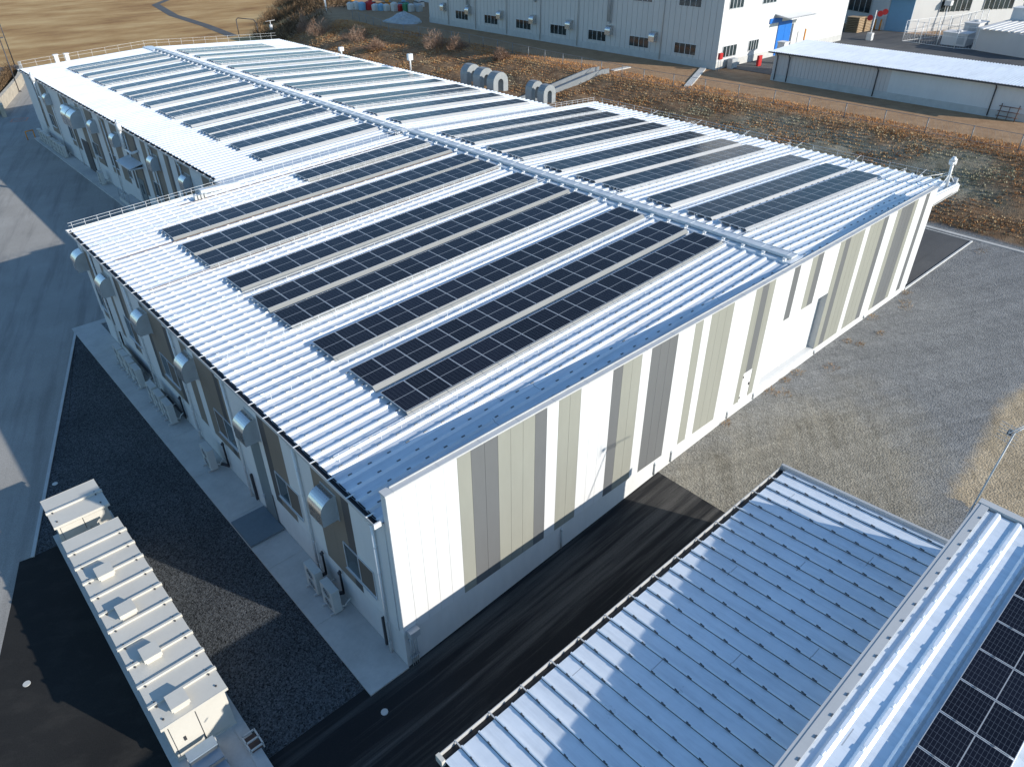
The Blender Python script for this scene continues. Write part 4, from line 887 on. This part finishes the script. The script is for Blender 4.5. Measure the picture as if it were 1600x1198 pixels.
for y in (50.9, 66.6, 74.6, 82.5, 90.5, 98): 
    m = MB(); m.path([(FX - .12, y, FZ), (FX - .12, y, TZ + .2)], .07, 6); m.build('downpipe', 'facgrey', F)
for y in (51.6, 59.6, 67.6, 75.6, 83.4, 91.6, 98.6):
    m = MB(); prof = [(FX, 7.85), (FX, 9.1)] + [(FX - .8 * math.sin(R(90) * k / 8), 8.5 + .6 * math.cos(R(90) * k / 8)) for k in range(9)] + [(FX - .78, 7.85)]
    m.prism(prof, 'y', y, y + .95); m.build('vent_hood', 'steel', F)
for y, z0 in ((60.3, 9.6), (75.8, 11.2), (92.3, 9.3)):
    m = MB(); m.path([(FX - .35, y, FZ - 1), (FX - .35, y, z0), (FX - .05, y, z0 - .1)], .22, 8)
    for k in range(4): m.box(FX - .4, FX, y - .03, y + .03, z0 + 1 + k * 2, z0 + 1.1 + k * 2)
    m.build('exhaust_pipe', 'galv2', F)
# porch with blue doors on the sunny side of that factory
m = MB(); m.hexa([(92.4, 39.2, 10.5), (99.5, 39.2, 10.5), (99.5, 41.7, 10.9), (92.4, 41.7, 10.9), (92.4, 39.2, 10.62), (99.5, 39.2, 10.62), (99.5, 41.7, 11.02), (92.4, 41.7, 11.02)])
for k in range(16): m.box(92.5 + k * .44, 92.56 + k * .44, 39.2, 41.6, 10.63 , 10.70)
m.build('door_canopy', 'facwhite', F)
m = MB(); m.box(91.2, 94.3, 41.6, 41.72, 9.9, 10.5); m.build('door_head', 'blue', F)
for k in range(2):
    m = MB(); m.box(93.7 + k * 1.8, 95.46 + k * 1.8, 41.62, 41.73, 5.6, 9.9); m.build('sliding_door', 'blue', F)
m = MB(); m.box(97.6, 99.3, 41.5, 41.7, 5.6, 9.4); m.build('notice_board', 'bagwhite', F)
for x, lab in ((99.6, 'yellow and white post beside the blue sliding doors'),):
    m = MB(); m.tube((x, 40.6, 5.5), (x, 40.6, 8.6), .12, 8); tag(m.build('bollard', 'orange'), lab, 'post')
# red hydrant boxes etc at the corner
for (x, y, z, sx, sz, lab) in ((79.0, 41.2, 6.9, .7, .75, 'red hose box on a post at the grey factory corner'), (85.4, 39.3, 5.56, .8, 1.3, 'red floor-standing hose cabinet between the factory corner and the long shed')):
    m = MB(); m.box(x, x + sx, y - .3, y, z, z + sz, 0); m.box(x + .1, x + sx - .1, y - .32, y - .3, z + .1, z + sz - .1, 0)
    if z > 6: m.tube((x + .1, y - .15, TZ), (x + .1, y - .15, z), .04, 6, 1); m.tube((x + sx - .1, y - .15, TZ), (x + sx - .1, y - .15, z), .04, 6, 1)
    tag(m.build('hose_box', ['red', 'galv2']), lab, 'hose box')
m = MB(); m.box(81.6, 82.9, 40.6, 41.3, 5.5, 6.7); m.box(81.7, 82.2, 40.58, 40.6, 5.7, 6.5); tag(m.build('meter_cabinet', 'galv2'), 'grey metal cabinet at the foot of the sunny factory wall', 'cabinet')
m = MB(); m.box(88.8, 89.9, 37.6, 38.6, 5.5, 8.2); m.box(88.7, 90.0, 37.5, 38.7, 8.2, 8.3); tag(m.build('storage_locker', 'facwhite'), 'tall white locker at the left end of the long shed', 'locker')

# long low shed with white corrugated roof
Sh = thing('long_shed', 'long low shed with white corrugated roof and mauve and white wall on the terrace edge', 'shed', (83, 20, TZ))
def zs(x): return 8.75 + (x - 78.7) * .045
m = MB(); n = 96; w = 29.4 / n
for i in range(n):
    y = 4.6 + i * w
    m.face([(78.7, y, zs(78.7)), (87.4, y, zs(87.4)), (87.4, y + w / 2, zs(87.4) + .075), (78.7, y + w / 2, zs(78.7) + .075)]); m.face([(78.7, y + w / 2, zs(78.7) + .075), (87.4, y + w / 2, zs(87.4) + .075), (87.4, y + w, zs(87.4)), (78.7, y + w, zs(78.7))])
m.face([(78.7, 4.6, zs(78.7) - .12), (87.4, 4.6, zs(87.4) - .12), (87.4, 4.6, zs(87.4) + .02), (78.7, 4.6, zs(78.7) + .02)])
m.build('roof', 'roof', Sh)
m = MB()
for i in range(60):
    y = 4.9 + i * .475; m.box(79.2, 79.32, y, y + (.472 if y < 19 else .455), TZ + .75, 8.7, 1 if y < 19.0 else 0)
m.box(79.25, 87, 5.0, 33.3, TZ + .7, 8.65, 0); m.build('wall', ['mauve', 'facwhite'], Sh)
m = MB(); m.box(79.15, 87.1, 4.9, 33.4, TZ - .3, TZ + .75); m.build('base_wall', 'conc2', Sh)
m = MB(); m.box(78.6, 78.72, 4.6, 34, 8.62, 8.76); m.build('gutter', 'darkmetal', Sh)
for y in (32.9, 31.3, 20.6, 8.6):
    m = MB(); m.path([(78.75, y, 8.65), (79.1, y, 8.3), (79.1, y, TZ + .1)], .06, 6); m.build('downpipe', 'darkmetal', Sh)
m = MB()
for y in (5.9, 7.5): m.tube((78.6, y, TZ), (78.9, y, TZ + 1.5), .05, 6)
for z in (.35, .8, 1.25): m.tube((78.65 + z * .15, 5.7, TZ + z), (78.65 + z * .15, 7.7, TZ + z), .045, 6)
m.tube((78.75, 6.7, TZ + .1), (78.85, 6.7, TZ + 1.3), .035, 6)
tag(m.build('steel_rack', 'rust'), 'rusty steel rack leaning against the right end of the long shed', 'rack')

# far factory, two wings
def far_wall(p, q, z0, z1, name, parent, mat, wins, depth=12):
    p, q = Vector((*p, 0)), Vector((*q, 0)); d = (q - p); L = d.length; d.normalize(); nv = Vector((d.y, -d.x, 0))   # outward
    if nv.dot(Vector((-8, -15, 0)) - p) < 0: nv = -nv
    m = MB(); a, b = p - nv * depth, q - nv * depth
    m.hexa([(p.x, p.y, z0), (q.x, q.y, z0), (b.x, b.y, z0), (a.x, a.y, z0), (p.x, p.y, z1), (q.x, q.y, z1), (b.x, b.y, z1), (a.x, a.y, z1)])
    m.build(name, mat, parent)
    for s0, s1, w0, w1, mt in wins:
        m = MB(); c0 = p + d * s0 + nv * .02; c1 = p + d * s1 + nv * .02; e0, e1 = c0 + nv * .06, c1 + nv * .06
        m.hexa([(c0.x, c0.y, w0), (c1.x, c1.y, w0), (e1.x, e1.y, w0), (e0.x, e0.y, w0), (c0.x, c0.y, w1), (c1.x, c1.y, w1), (e1.x, e1.y, w1), (e0.x, e0.y, w1)])
        wn = m.build('window' if mt == 'glass' else 'sliding_door', mt, parent)
        if mt == 'glass':
            m = MB(); k = 0
            nn = 6
            for k in range(nn + 1):
                c = c0 + (c1 - c0) * k / nn + nv * .07; m.box(c.x - .05, c.x + .05, c.y - .05, c.y + .05, w0 - .05, w1 + .05)
            m.build('frame', 'facgrey', wn)
Ff = thing('factory_building', 'far pale factory at the upper right with large light blue sliding doors', 'factory', (130, 42, TZ))
far_wall((139, 66), (128.6, 41.8), TZ - .5, 16, 'left_wing', Ff, 'facwhite', [(5, 10, 7.7, 9.7, 'glass'), (14.5, 22.5, 7.7, 9.7, 'glass')])
far_wall((129.2, 37.9), (158, 24), TZ - .5, 14, 'right_wing', Ff, 'facgrey', [(5.2, 11.5, 8.4, 10.4, 'glass'), (14.2, 20.5, 8.4, 10.4, 'glass'), (23, 29, 8.4, 10.4, 'glass')])
m = MB(); m.hexa([(128.75, 41.6, 5.5), (129.15, 37.9, 5.5), (131, 37.9, 5.5), (131, 41.6, 5.5), (128.75, 41.6, 10.9), (129.15, 37.9, 10.9), (131, 37.9, 10.9), (131, 41.6, 10.9)]); m.build('sliding_door', 'ltblue', Ff)
m = MB(); m.box(128.0, 129.4, 36.5, 42.2, 10.9, 11.2); m.build('door_canopy', 'blue', Ff)
for (x, y) in ((127.9, 43.0), (128.1, 42.2), (127.7, 44.0)):
    m = MB(); m.tube((x, y, 5.5), (x, y, 7.2), .14, 8); tag(m.build('bollard', 'orange'), 'orange guard post beside the light blue factory doors', 'bollard', 'orange posts by the blue doors')
m = MB()
for k in range(9): m.box(122.5, 124.5, 43.4, 45.6, 5.55 + k * .26, 5.72 + k * .26)
for k in range(9): m.box(124.8, 126.9, 43.2, 45.4, 5.55 + k * .24, 5.70 + k * .24)
tag(m.build('pallet_stack', 'wood'), 'stacked wooden pallets in front of the far factory', 'pallets')
t = thing('stop_sign', 'red and white barrier signs on a post in the far factory yard', 'sign', (116.8, 38.6, TZ))
m = MB(); m.tube((116.8, 38.6, TZ), (117.6, 38.9, TZ + 4.2), .09, 6); m.box(116.4, 117.2, 38.2, 39.0, TZ, TZ + 1.1); m.build('post', 'facwhite', t)
for dy, dz_ in ((-.7, 3.8), (.7, 3.1), (-1.4, 4.1)):
    m = MB(); m.tube((117.3, 38.8 + dy, TZ + dz_), (117.2, 38.75 + dy, TZ + dz_), .42, 14); m.build('disc', 'red', t)
m = MB(); m.tube((108, 46.2, 5.53), (108, 46.2, 5.6), .3, 10, 0); m.tube((108, 46.2, 5.6), (108, 46.2, 6.4), .2, 10, 0, .05); tag(m.build('traffic_cone', 'orange'), 'small orange traffic cone on the asphalt behind the long shed', 'cone')

# fences
def fence(pts, h, sp, lab, mat='galv2', rails=2, mesh=True, r=.035, z=None):
    t = thing('fence', lab, 'fence', (pts[0][0], pts[0][1], ground_z(*pts[0]) if z is None else z))
    m = MB(); mm = MB(); acc = []
    for (ax, ay), (bx, by) in zip(pts, pts[1:]):
        L = math.hypot(bx - ax, by - ay); n = max(1, round(L / sp))
        for k in range(n + 1):
            x, y = ax + (bx - ax) * k / n, ay + (by - ay) * k / n; zz = (ground_z(x, y) if z is None else z)
            if not acc or acc[-1] != (x, y, zz): acc.append((x, y, zz))
    m.tube((acc[0][0], acc[0][1], acc[0][2] - .2), (acc[0][0], acc[0][1], acc[0][2] + h), r, 5); po = m.build('post', mat, t)
    for q in acc[1:]: pc = po.copy(); COL.objects.link(pc); pc.location = (q[0] - acc[0][0], q[1] - acc[0][1], q[2] - acc[0][2])
    for k in range(rails):
        hh = h - .04 - k * (h - .15) / max(1, rails - 1)
        mm.path([(x, y, zz + hh) for x, y, zz in acc], r * .55, 4)
    if mesh:
        for (ax, ay, az), (bx, by, bz) in zip(acc, acc[1:]):
            n = 7
            for k in range(n): 
                f0, f1 = k / n, (k + 1) / n
                mm.tube((ax + (bx - ax) * f0, ay + (by - ay) * f0, az + .1 + (bz - az) * f0), (ax + (bx - ax) * f1, ay + (by - ay) * f1, az + h - .1 + (bz - az) * f1), .006, 3)
                mm.tube((ax + (bx - ax) * f1, ay + (by - ay) * f1, az + .1), (ax + (bx - ax) * f0, ay + (by - ay) * f0, az + h - .1), .006, 3)
    mm.build('mesh_panel', mat, t)
    return t
fence([(68.3, -30), (68.3, 26.5), (67.6, 44), (68.2, 62), (69.4, 80), (68, 100), (72, 118)], 1.45, 3.95, 'long thin grey mesh fence along the top of the brown bank', 'fencegrey', 2, True, .05)
fence([(74, 131), (85, 152), (100, 176), (118, 200)], 2.2, 3.0, 'pale mesh fence climbing the slope at the top of the picture', 'wirewhite', 3, True, .05)
fence([(122.5, 17.0), (118.4, 26.5), (119.5, 34.6), (133, 31.5), (154, 30.5)], 3.0, 2.7, 'tall white mesh fence round the yard at the upper right', 'wirewhite', 3, True, .06, TZ)
m = MB(); m.hexa([(116.4, 14, 5.5), (139, 14, 5.5), (139, 24, 5.5), (119.5, 24.5, 5.5), (116.4, 14, 8.2), (139, 14, 8.2), (139, 24, 8.5), (119.5, 24.5, 8.5)], 0)
for k in range(12): m.box(118, 138, 14.5 + k * .8, 14.9 + k * .8, 8.42 , 8.56, 1)
tag(m.build('flat_shed', ['facgrey', 'facwhite']), 'low flat shed with pale roof behind the white fence at the upper right', 'shed')
for q_, lab in (((121, 124, 26.0, 29.5, 5.5, 7.3), 'low white machine box just inside the tall white fence'), ((126, 130, 26.5, 28.5, 5.5, 8.2), 'taller white machine box behind the low one inside the white fence'), ((131, 134, 20, 24, 8.5, 10.2), 'white machine box standing on the pale roof of the flat shed')):
    m = MB(); x0, x1, y0, y1, z0, z1 = q_; m.box(x0, x1, y0, y1, z0, z1 - .15); m.box(x0 - .1, x1 + .1, y0 - .1, y1 + .1, z1 - .15, z1); m.box(x0 - .03, x0, y0 + .3, y0 + 1.3, z0 + .3, z1 - .4, 1); m.tube(((x0 + x1) / 2, (y0 + y1) / 2, z1), ((x0 + x1) / 2, (y0 + y1) / 2, z1 + .25), .4, 12); tag(m.build('machine_unit', ['facwhite', 'galv2']), lab, 'machine')
t = thing('lamp_post', 'short lamp post with white head in the yard at the upper right', 'lamp post', (134, 34.5, TZ)); m = MB(); m.tube((134, 34.5, TZ), (134.4, 34.6, TZ + 4), .10, 6); m.build('pole', 'galv2', t)
m = MB(); m.box(133.9, 134.9, 34.1, 35.1, TZ + 3.9, TZ + 4.6); m.build('lamp_head', 'facwhite', t)

# left background: retaining wall, hedge, lamp posts, gate pillars, hoop
m = MB(); pts = [(9.2, 106), (9.7, 110.5), (13, 119), (16, 127), (18, 134), (19, 140)]
for (ax, ay), (bx, by) in zip(pts, pts[1:]): m.hexa([(ax, ay, -.3), (bx, by, -.3), (bx - .5, by + .1, -.3), (ax - .5, ay + .1, -.3), (ax, ay, 1.6), (bx, by, 1.6), (bx - .5, by + .1, 1.6), (ax - .5, ay + .1, 1.6)])
tag(m.build('retaining_wall', 'stone'), 'low tan block wall curving beside the far parking lot', 'wall')
V_ = []
def twigs(name, mat, gen, label=None, cat=None, group=None):
    """gen: arrays base (n,3), direction (n,3), length, width -> one mesh of thin triangles"""
    b, d, l, w = gen
    n = len(b); d = d / np.linalg.norm(d, axis=1, keepdims=True)
    side = np.cross(d, rng.normal(size=(n, 3))); side /= np.linalg.norm(side, axis=1, keepdims=True)
    v = np.empty((n * 3, 3)); v[0::3] = b - side * w[:, None]; v[1::3] = b + side * w[:, None]; v[2::3] = b + d * l[:, None]
    me = bpy.data.meshes.new(name); me.vertices.add(n * 3); me.vertices.foreach_set('co', v.ravel())
    me.loops.add(n * 3); me.loops.foreach_set('vertex_index', np.arange(n * 3)); me.polygons.add(n); me.polygons.foreach_set('loop_start', np.arange(0, n * 3, 3)); me.polygons.foreach_set('loop_total', np.full(n, 3))
    me.update(calc_edges=True); me.validate(); me.materials.append(M[mat])
    o = bpy.data.objects.new(name, me); COL.objects.link(o)
    if label: tag(o, label, cat, group)
    return o
def bush_gen(cx, cy, cz, rx, ry, h, n, l=.45, w=.02):
    a = rng.uniform(0, 2 * np.pi, n); r = np.sqrt(rng.uniform(0, 1, n)); u = rng.uniform(0, 1, n)
    lump = 1 + .25 * np.sin(a * 3 + cx) + .15 * np.sin(a * 5 + cy)
    hh = h * (1 - .75 * r ** 2) * (.8 + .35 * np.sin(a * 2 + 1.3 * cx))
    b = np.stack([cx + rx * r * np.cos(a) * lump, cy + ry * r * np.sin(a) * lump, cz + hh * u], 1)
    d = np.stack([np.cos(a) * r * .9 + rng.normal(0, .45, n), np.sin(a) * r * .9 + rng.normal(0, .45, n), rng.uniform(.3, 1.2, n)], 1)
    return b, d, rng.uniform(.5, 1.3, n) * l, rng.uniform(.6, 1.4, n) * w
m_h = []
twigs('hedge', 'twigdark', tuple(np.concatenate(q) for q in zip(*[bush_gen(7.2 + k * .60, 108 + k * 1.85, .2, .9, 1.1, 1.9, 450, .45, .05) for k in range(17)])), 'dark leafless hedge along the top of the tan block wall', 'hedge')
def lamp(x, y, h, lab, head=True):
    t = thing('lamp_post', lab, 'lamp post', (x, y, ground_z(x, y)), None); z = ground_z(x, y)
    m = MB(); m.tube((x, y, z), (x, y, z + h), .10, 8, 0, .06); m.box(x - .3, x + .3, y - .3, y + .3, z, z + .15); m.build('pole', 'darkmetal', t)
    m = MB(); m.tube((x, y, z + h), (x, y, z + h + .35), .28, 10, 0, .12) if head else m.box(x - .5, x + .5, y - .12, y + .12, z + h, z + h + .14); m.build('lamp_head', 'wirewhite' if head else 'darkmetal', t)
lamp(14.3, 122.4, 7.5, 'dark lamp post with flat head at the foot of the tan block wall', False); lamp(19.1, 146.7, 9.5, 'tall thin lamp post with white head at the edge of the dry field')
m = MB()
for dx in (0, 1.6): m.box(21.8 + dx, 22.4 + dx, 128, 128.5, 0, 3.6); m.box(21.7 + dx, 22.5 + dx, 127.9, 128.6, 3.6, 3.75)
tag(m.build('white_columns', 'facwhite'), 'pair of white service columns beyond the far left roof corner', 'columns')
fence([(23, 133), (36, 127), (52, 121)], 1.6, 2.2, 'pale low fence beyond the far end of the rear hall', 'wirewhite', 3, False, .04)
m = MB(); m.path([(62.8, 150, 0), (62.8, 150, 3.3), (63.2, 149.9, 3.6), (66.0, 148.6, 3.2), (66.4, 148.3, 2.4), (66.4, 148.3, 0)], .09, 6); tag(m.build('pipe_arch', 'darkmetal'), 'dark pipe arch over the path beyond the rear hall', 'pipe')
m = MB(); m.path([(68.5, 146, .5), (68.5, 146, 3.0)], .07, 6); m.tube((68.5, 146, 1.2), (68.5, 146, 2.2), .35, 8); m.path([(67.4, 146, 2.9), (69.6, 146, 3.0)], .05, 5); tag(m.build('utility_post', 'facwhite'), 'white utility post with a drum at the top end of the brown bank', 'post')

# concrete stair channel on the bank, drain across the terrace
m = MB(); n_ = 12; P_ = [(56.5 + 11.5 * k / n_, 56.5 - 5.6 * k / n_) for k in range(n_ + 1)]
for (ax, ay), (bx, by) in zip(P_, P_[1:]):
    za_, zb_ = ground_z(ax, ay) + .15, ground_z(bx, by) + .15
    for y0_, y1_, h_, mt in ((-.75, .75, .05, 0), (-.95, -.75, .5, 1), (.75, .95, .5, 1)):
        m.hexa([(ax, ay + y0_, za_ - .8), (bx, by + y0_, zb_ - .8), (bx, by + y1_, zb_ - .8), (ax, ay + y1_, za_ - .8), (ax, ay + y0_, za_ + h_), (bx, by + y0_, zb_ + h_), (bx, by + y1_, zb_ + h_), (ax, ay + y1_, za_ + h_)], mt)
tag(m.build('stair_channel', ['weathered', 'weathered']), 'grey stepped drainage channel running up the brown bank', 'channel')
m = MB(); m.hexa([(68.5, 38.5, 5.4), (69.1, 37.9, 5.4), (79.5, 43.0, 5.4), (78.9, 43.6, 5.4), (68.5, 38.5, 5.66), (69.1, 37.9, 5.66), (79.5, 43.0, 5.66), (78.9, 43.6, 5.66)]); struct(m.build('drain', 'conc2'))
m = MB(); m.box(69.4, 72.8, 50.3, 51.0, 5.3, 5.62); struct(m.build('drain', 'conc2'))
# rubble pile, bags, crates, drums beyond the bank
def mound(x, y, rx, ry, h, mat, lab, cat, name):
    m = MB(); n = 22; rings = 7; P = []
    for j in range(rings + 1):
        f = j / rings; row = []
        for k in range(n):
            a = 2 * math.pi * k / n; q = 1 + .14 * math.sin(3 * a + j) + rng.normal(0, .05); row.append((x + rx * f * q * math.cos(a), y + ry * f * q * math.sin(a), TZ + h * (1 - f) ** .9 * (1 + rng.normal(0, .05)) - (.1 if j == rings else 0)))
        P.append(row)
    for j in range(rings):
        for k in range(n): m.face([P[j][k], P[j][(k + 1) % n], P[j + 1][(k + 1) % n], P[j + 1][k]])
    tag(m.build(name, mat), lab, cat)
mound(76.8, 108.0, 3.6, 4.2, 1.7, 'pile', 'grey heap of rubble left of the grey factory', 'heap', 'rubble_heap')
bagc = ['bagwhite', 'bagwhite', 'ltblue', 'red', 'bagwhite', 'ltblue', 'bagwhite', 'bagwhite', 'red', 'green', 'bagwhite', 'galv2']
nm = {'bagwhite': 'white', 'ltblue': 'light blue', 'red': 'red', 'green': 'green', 'galv2': 'grey'}
for i, c in enumerate(bagc):
    f = i / 11; x = 79.0 + f * 8.2 + rng.uniform(-.4, .4); y = 130.5 - f * 13 + rng.uniform(-.4, .4); m = MB(); h = 1.0 + rng.uniform(0, .5)
    m.hexa([(x - .5, y - .5, TZ), (x + .5, y - .5, TZ), (x + .5, y + .5, TZ), (x - .5, y + .5, TZ), (x - .55, y - .55, TZ + h), (x + .55, y - .55, TZ + h), (x + .55, y + .55, TZ + h), (x - .55, y + .55, TZ + h)])
    m.hexa([(x - .55, y - .55, TZ + h), (x + .55, y - .55, TZ + h), (x + .55, y + .55, TZ + h), (x - .55, y + .55, TZ + h), (x - .2, y - .2, TZ + h + .25), (x + .2, y - .2, TZ + h + .25), (x + .2, y + .2, TZ + h + .25), (x - .2, y + .2, TZ + h + .25)])
    tag(m.build('bulk_bag', c), f'{nm[c]} bulk bag in the distant row of bags left of the grey factory', 'bag', 'bulk bags and crates on the far terrace')
for i, (x, y, c) in enumerate(((82, 134, 'orange'), (84.5, 131, 'red'), (87, 128.5, 'orange'), (89.5, 126, 'ltblue'), (92, 124, 'facwhite'))):
    m = MB(); m.box(x - .9, x + .9, y - .7, y + .7, TZ, TZ + .9, 0); m.box(x - .95, x + .95, y - .75, y + .75, TZ + .9, TZ + 1.0, 1); m.box(x - .3, x + .3, y - .3, y + .3, TZ + 1.0, TZ + 1.5, 0)
    tag(m.build('equipment_crate', [c, 'darkmetal']), ['orange crate of equipment farthest left behind the bulk bags', 'red crate of equipment behind the bulk bags', 'orange crate of equipment in the middle behind the bulk bags', 'light blue crate of equipment behind the bulk bags', 'white crate of equipment farthest right behind the bulk bags'][i], 'crate', 'bulk bags and crates on the far terrace')
m = MB(); m.box(98, 125, 122, 134, TZ - .3, TZ + 5, 0); m.box(97.5, 125.5, 121.5, 134.5, TZ + 5, TZ + 5.3, 0); m.box(97.9, 98, 124, 127, TZ, TZ + 3.5, 1); tag(m.build('store_building', ['facwhite', 'ltblue']), 'pale store building at the top edge behind the bulk bags', 'building')

# ------------------------------------------------------------------ dry vegetation
def gz(x, y): return np.array([ground_z(a, b) for a, b in zip(x, y)])
_gx = np.arange(50, 76, .5); _gy = np.arange(-30, 135, 1.0); _G = np.array([[ground_z(a, b) for b in _gy] for a in _gx])
def gz_fast(x, y):
    i = np.clip(((x - 50) / .5).astype(int), 0, len(_gx) - 1); j = np.clip((y + 30).astype(int), 0, len(_gy) - 1); return _G[i, j]
def scrub(n, xr, yr, h, w, keep=None):
    x = rng.uniform(*xr, n); y = yr[0] + (yr[1] - yr[0]) * rng.uniform(0, 1, n) ** 1.15
    q = np.sin(x * .9 + 1.7 * np.sin(y * .35)) + np.sin(y * .62 + 1.1 * np.sin(x * .7)) + rng.normal(0, .6, n)
    k = q > -1.9
    if keep is not None: k &= keep(x, y)
    x, y, q = x[k], y[k], q[k]; n = len(x)
    b = np.stack([x, y, gz_fast(x, y) + rng.uniform(-.06, .05, n) * (1 + np.clip(q, 0, 2))], 1); d = np.stack([rng.normal(-.15, .55, n), rng.normal(0, .55, n), rng.uniform(.25, 1.0, n)], 1)
    return b, d, rng.uniform(.5, 1.5, n) * h * (.9 + .2 * np.clip(q, 0, 2)), rng.uniform(.5, 1.5, n) * w
green = lambda x, y: (np.sin(x * .5 + y * .23) + np.sin(y * .41 - x * .3)) > (-.25 + np.abs(x - 61.5) * .20 + np.abs(y - 14) * .03)
stuff(tag(twigs('bank_scrub', 'brush', scrub(200000, (56.4, 67.6), (-14, 130), .15, .05, lambda x, y: ~green(x, y))), 'reddish brown dry scrub covering the bank behind the halls', 'scrub'))
stuff(tag(twigs('bank_grass', 'brushgreen', scrub(120000, (57.0, 66.6), (-12, 75), .13, .05, green)), 'grey-green withered grass patches on the bank near the right edge', 'grass'))
stuff(tag(twigs('terrace_grass', 'weed', scrub(40000, (66.2, 70.2), (-20, 120), .20, .035)), 'orange dry grass along the fence on top of the bank', 'grass'))
x = rng.uniform(62, 110, 26000); y = rng.uniform(128, 205, 26000); ed = np.array([edge_d(a, b) for a, b in zip(x, y)]); k = (ed > -15) & (ed < 6) & (np.sin(x * .4) + np.sin(y * .3 + x * .2) > -.7); x, y = x[k], y[k]; n = len(x)
stuff(tag(twigs('far_scrub', 'twigdark', (np.stack([x, y, gz(x, y) + rng.uniform(0, .9, n)], 1), np.stack([rng.normal(0, .5, n), rng.normal(0, .5, n), rng.uniform(.2, 1, n)], 1), rng.uniform(.5, 1.4, n), rng.uniform(.05, .11, n))), 'dark leafless scrub on the far slope at the top of the picture', 'scrub'))
for (x, y, r, h, lab) in ((66.0, 84.5, 1.8, 2.6, 'tall pinkish leafless bush at the fence, left of the silver ducts'), (66.5, 79.5, 1.4, 1.9, 'smaller pinkish leafless bush at the fence just right of the tall one'), (66.2, 69.0, .9, 1.5, 'small round straw-coloured bush by the fence'), (64.5, 118, 2.2, 3.0, 'brown bush on the bank beyond the far roof corner'), (66.5, 127, 1.6, 3.6, 'lone twiggy bush near the top end of the bank'), (64.0, 104, 2.0, 2.0, 'broad orange-brown bush high on the bank'), (62.5, 96, 1.6, 1.6, 'low brown bush on the bank behind the rear roof')):
    twigs('dry_bush', 'twig', bush_gen(x, y, ground_z(x, y), r, r, h, 1500, .6, .022), lab, 'bush', 'dry bushes on the bank')
# weeds at the foot of the striped wall and in the yard
for x, y, r, lab in ((20.4, -.25, .28, 'tiny rust-coloured weed tuft at the wall foot left of the small white door'), (24.6, -.3, .45, 'weed tuft at the wall foot below the left edge of the big door'), (26.2, -.3, .35, 'dry weed tuft below the middle of the big door'), (27.4, -.35, .45, 'reddish weed tuft below the right half of the big door'), (25.0, -.9, .5, 'straw weed patch lying in the gravel in front of the big door'), (29.2, -1.4, .55, 'dark red weed patch in the gravel right of the big door'), (32.8, -.7, .3, 'round orange weed tuft in the gravel'), (33.0, -1.4, .3, 'pale straw weed tuft in the gravel'), (36.9, -.35, .45, 'straw weed tuft near the right part of the striped wall'), (39.8, -1.3, .5, 'leafy orange weed clump in the gravel near the far right corner'), (40.6, -.9, .45, 'brown weed clump near the white kerb'), (42.0, -.35, .35, 'dark weed tuft at the right corner of the striped wall'), (35.2, -1.6, .35, 'flat brown weed patch in the gravel'), (53.2, -1.2, .6, 'straw weeds by the end of the white kerb')):
    twigs('weed', 'weedstraw', bush_gen(x, y, yard_z(x), r, r * .7, .16, 70, .17, .012), lab, 'weed', 'weeds in the gravel yard')
